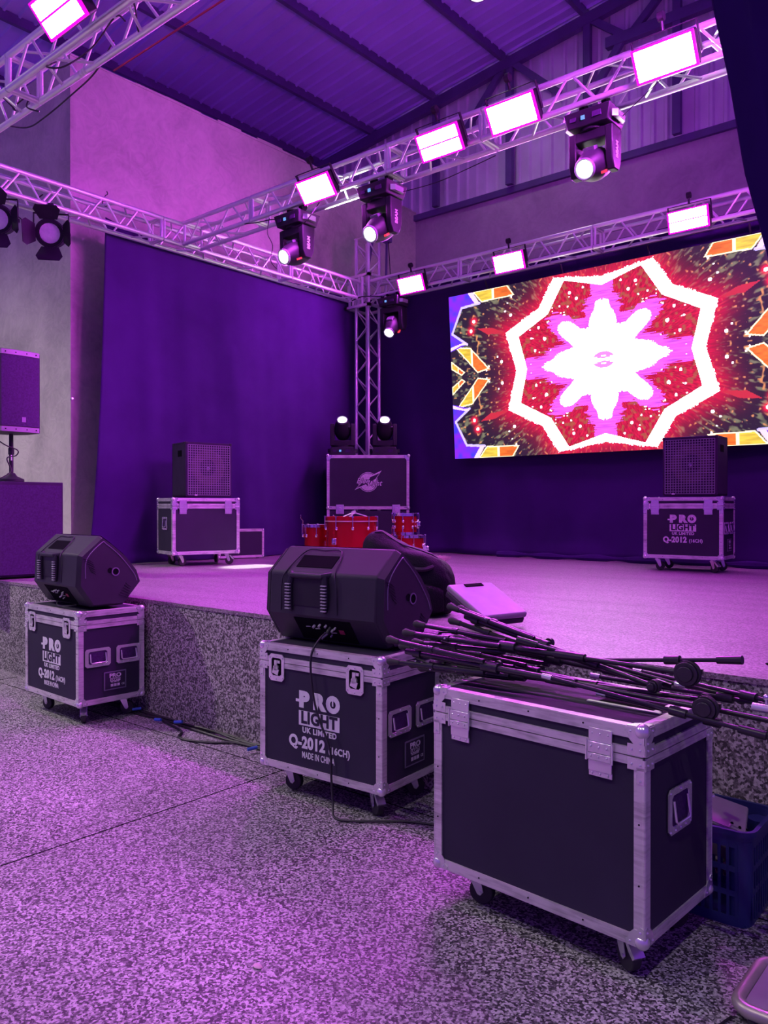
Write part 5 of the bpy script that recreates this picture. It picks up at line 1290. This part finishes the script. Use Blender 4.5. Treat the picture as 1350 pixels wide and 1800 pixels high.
# bare metal adapter with wing screw lying at the end of the heap
t = thing('boom_adapter', 'bare metal boom adapter with a round screw head at the right picture edge', 'stand adapter', (-0.655, 2.50, 0.862), rot=(0, R(88), R(-15)))
MB().cyl((0, 0, -0.03), (0, 0, 0.06), 0.013, 12).build('sleeve', 'plated', t); MB().cyl((-0.01, 0, 0.01), (-0.03, 0, 0.01), 0.004, 8).build('screw', 'plated', t); MB().sph((-0.034, 0, 0.01), 0.009, 10).build('screw_head', 'chrome', t)

# ------------------------------------------------------------------ cables and small fittings on the trusses
def loose(label, pts, r=0.006, mat='cable', grp='loose black cables on the trusses'):
    o = MB().tube(smoothpath(pts, 6), r, 6).build('truss_cable', mat); tag(o, label, 'cable', grp); return o
loose('black cable sagging below the front cross truss near the picture edge', [(-6.55, 2.98, 4.56), (-6.2, 3.0, 4.44), (-5.9, 2.99, 4.42), (-5.5, 3.0, 4.47), (-5.15, 2.98, 4.50), (-4.9, 2.97, 4.62)])
loose('black cable looped through the front cross truss below the violet-white panel', [(-5.45, 2.85, 4.62), (-5.3, 2.7, 4.47), (-5.15, 2.75, 4.44), (-5.05, 2.9, 4.6), (-4.85, 2.95, 4.75), (-4.65, 2.9, 4.62)])
loose('tangled black cable in the front cross truss at the left picture edge', [(-6.3, 2.75, 4.72), (-6.2, 2.9, 4.55), (-6.32, 2.95, 4.62), (-6.1, 2.98, 4.66), (-6.0, 2.9, 4.5), (-5.9, 2.95, 4.45)])
loose('black cable curling inside the front cross truss right of the panel', [(-4.5, 2.7, 4.78), (-4.4, 2.8, 4.6), (-4.55, 2.95, 4.52), (-4.3, 2.98, 4.55), (-4.15, 2.9, 4.7)])
loose('black cable hanging from the middle cross truss beside the left moving head', [(-6.9, 5.64, 4.55), (-6.5, 5.60, 4.47), (-6.2, 5.62, 4.44), (-5.95, 5.6, 4.30), (-5.7, 5.55, 4.28), (-5.55, 5.6, 4.45)])
loose('thin cable dropping behind the left side truss to the curtain', [(-6.35, 5.66, 4.50), (-6.38, 5.66, 4.35), (-6.30, 5.66, 4.2), (-6.33, 5.66, 4.05), (-6.25, 5.67, 3.95)], 0.004)
loose('black cable looping between the two barn-door lamps', [(-7.84, 3.1, 4.50), (-7.82, 3.4, 4.36), (-7.82, 3.65, 4.33), (-7.82, 3.85, 4.24), (-7.82, 3.95, 4.36)])
loose('safety wire from the largest moving head up to the truss', [(-2.52, 5.72, 4.36), (-2.35, 5.68, 4.43), (-2.15, 5.63, 4.51)], 0.003)
loose('cable running under the middle cross truss right of the tower', [(-4.65, 5.74, 4.36), (-4.3, 5.85, 4.40), (-3.95, 5.88, 4.45), (-3.7, 5.88, 4.48)], 0.004)
loose('black cable wound round the sleeve block of the tower', [(-7.95, 8.70, 4.50), (-7.75, 8.68, 4.52), (-7.6, 8.76, 4.52), (-7.45, 8.8, 4.50)], 0.008)
o = MB().tube([(-5.0, 3.03, 4.475), (-1.5, 3.03, 4.475)], 0.007, 6).build('red_strap', 'redcable'); tag(o, 'thin dark red line running along the front cross truss', 'strap')
t = thing('steel_hook', 'open steel hook on the left truss above the side curtain', 'hook', (-8.02, 4.75, 4.80))
MB().tube([(0, 0.03*math.cos(a), 0.03*math.sin(a)) for a in [i*math.pi/8 for i in range(17)]], 0.005, 6).build('eye', 'parbody', t); MB().tube(smoothpath([(0, 0, 0.03), (0, 0.0, 0.08), (0, 0.03, 0.11), (0, 0.02, 0.14)]), 0.005, 6).build('shank', 'parbody', t)
o = MB().cyl((-8.60, 4.60, 2.685), (-8.53, 4.585, 2.690), 0.010, 8).build('wall_peg', 'plated'); o.location = (0, 0.06, 0); tag(o, 'small metal peg in the bare concrete corner', 'peg')
# plaster white sleeves on the front truss chord
t = thing('white_tape', 'rings of white tape on the front cross truss chord', 'tape', (-5.30, 2.955, 4.525))
for i in range(3): MB().cyl((i*0.035, 0, 0), (i*0.035+0.02, 0, 0), 0.0262, 14).build('tape_ring', 'white', t)
# litter on the floors
for (x_, y_, s_, lb, mt) in ((-1.92, 1.66, 0.010, 'tiny pale pebble on the open hall floor', 'rug'), (-0.905, 3.55, 0.0, 'small dark scrap on the stage near its front edge', 'void')):
    o = MB().sph((0, 0, 0), 0.012, 8, (1.6, 1, 0.45)).build('pebble' if s_ else 'scrap', mt); o.location = (x_, y_, 0.005 if s_ else ZS+0.005); tag(o, lb, 'debris')

# ------------------------------------------------------------------ hall lamps (high-bay discs under the roof)
def hall_lamp(label, x_, y_, energy, emitter='lamp'):
    zr = rz_roof(x_)-0.26
    t = thing('hall_lamp', label, 'ceiling lamp', (x_, y_, zr), group='round lamps under the hall roof')
    MB().lathe([(0.0, 0.10), (0.05, 0.10), (0.07, 0.04), (0.12, 0.02), (0.125, 0.0), (0.11, 0.0), (0.10, 0.012), (0.0, 0.012)], n=28).build('reflector', 'grille', t)
    MB().cyl((0, 0, 0.004), (0, 0, 0.010), 0.098, 28).build('diffuser', emitter, t)
    MB().cyl((0, 0, 0.10), (0, 0, 0.20), 0.008, 8).build('rod', 'steel', t)
    if energy:
        L = bpy.data.lights.new('hall_lamp_light', 'SPOT'); L.energy = energy; L.color = (1.0, 0.93, 0.84); L.spot_size = R(130); L.spot_blend = 0.8; L.shadow_soft_size = 0.10
        lo = bpy.data.objects.new('hall_lamp_light', L); COL.objects.link(lo); lo.parent = t; lo.location = (0, 0, -0.02)
hall_lamp('bright round lamp under the roof at the top of the picture', -6.11, 9.25, 50)
hall_lamp('round lamp under the roof behind the viewer at left', -4.0, -3.5, 750)
hall_lamp('round lamp under the roof behind the viewer at right', 1.5, -2.0, 750)
hall_lamp('added unseen round lamp under the roof over the left of the hall', -10.8, -1.0, 3600)  # added out of view to lift the left pillar with neutral light
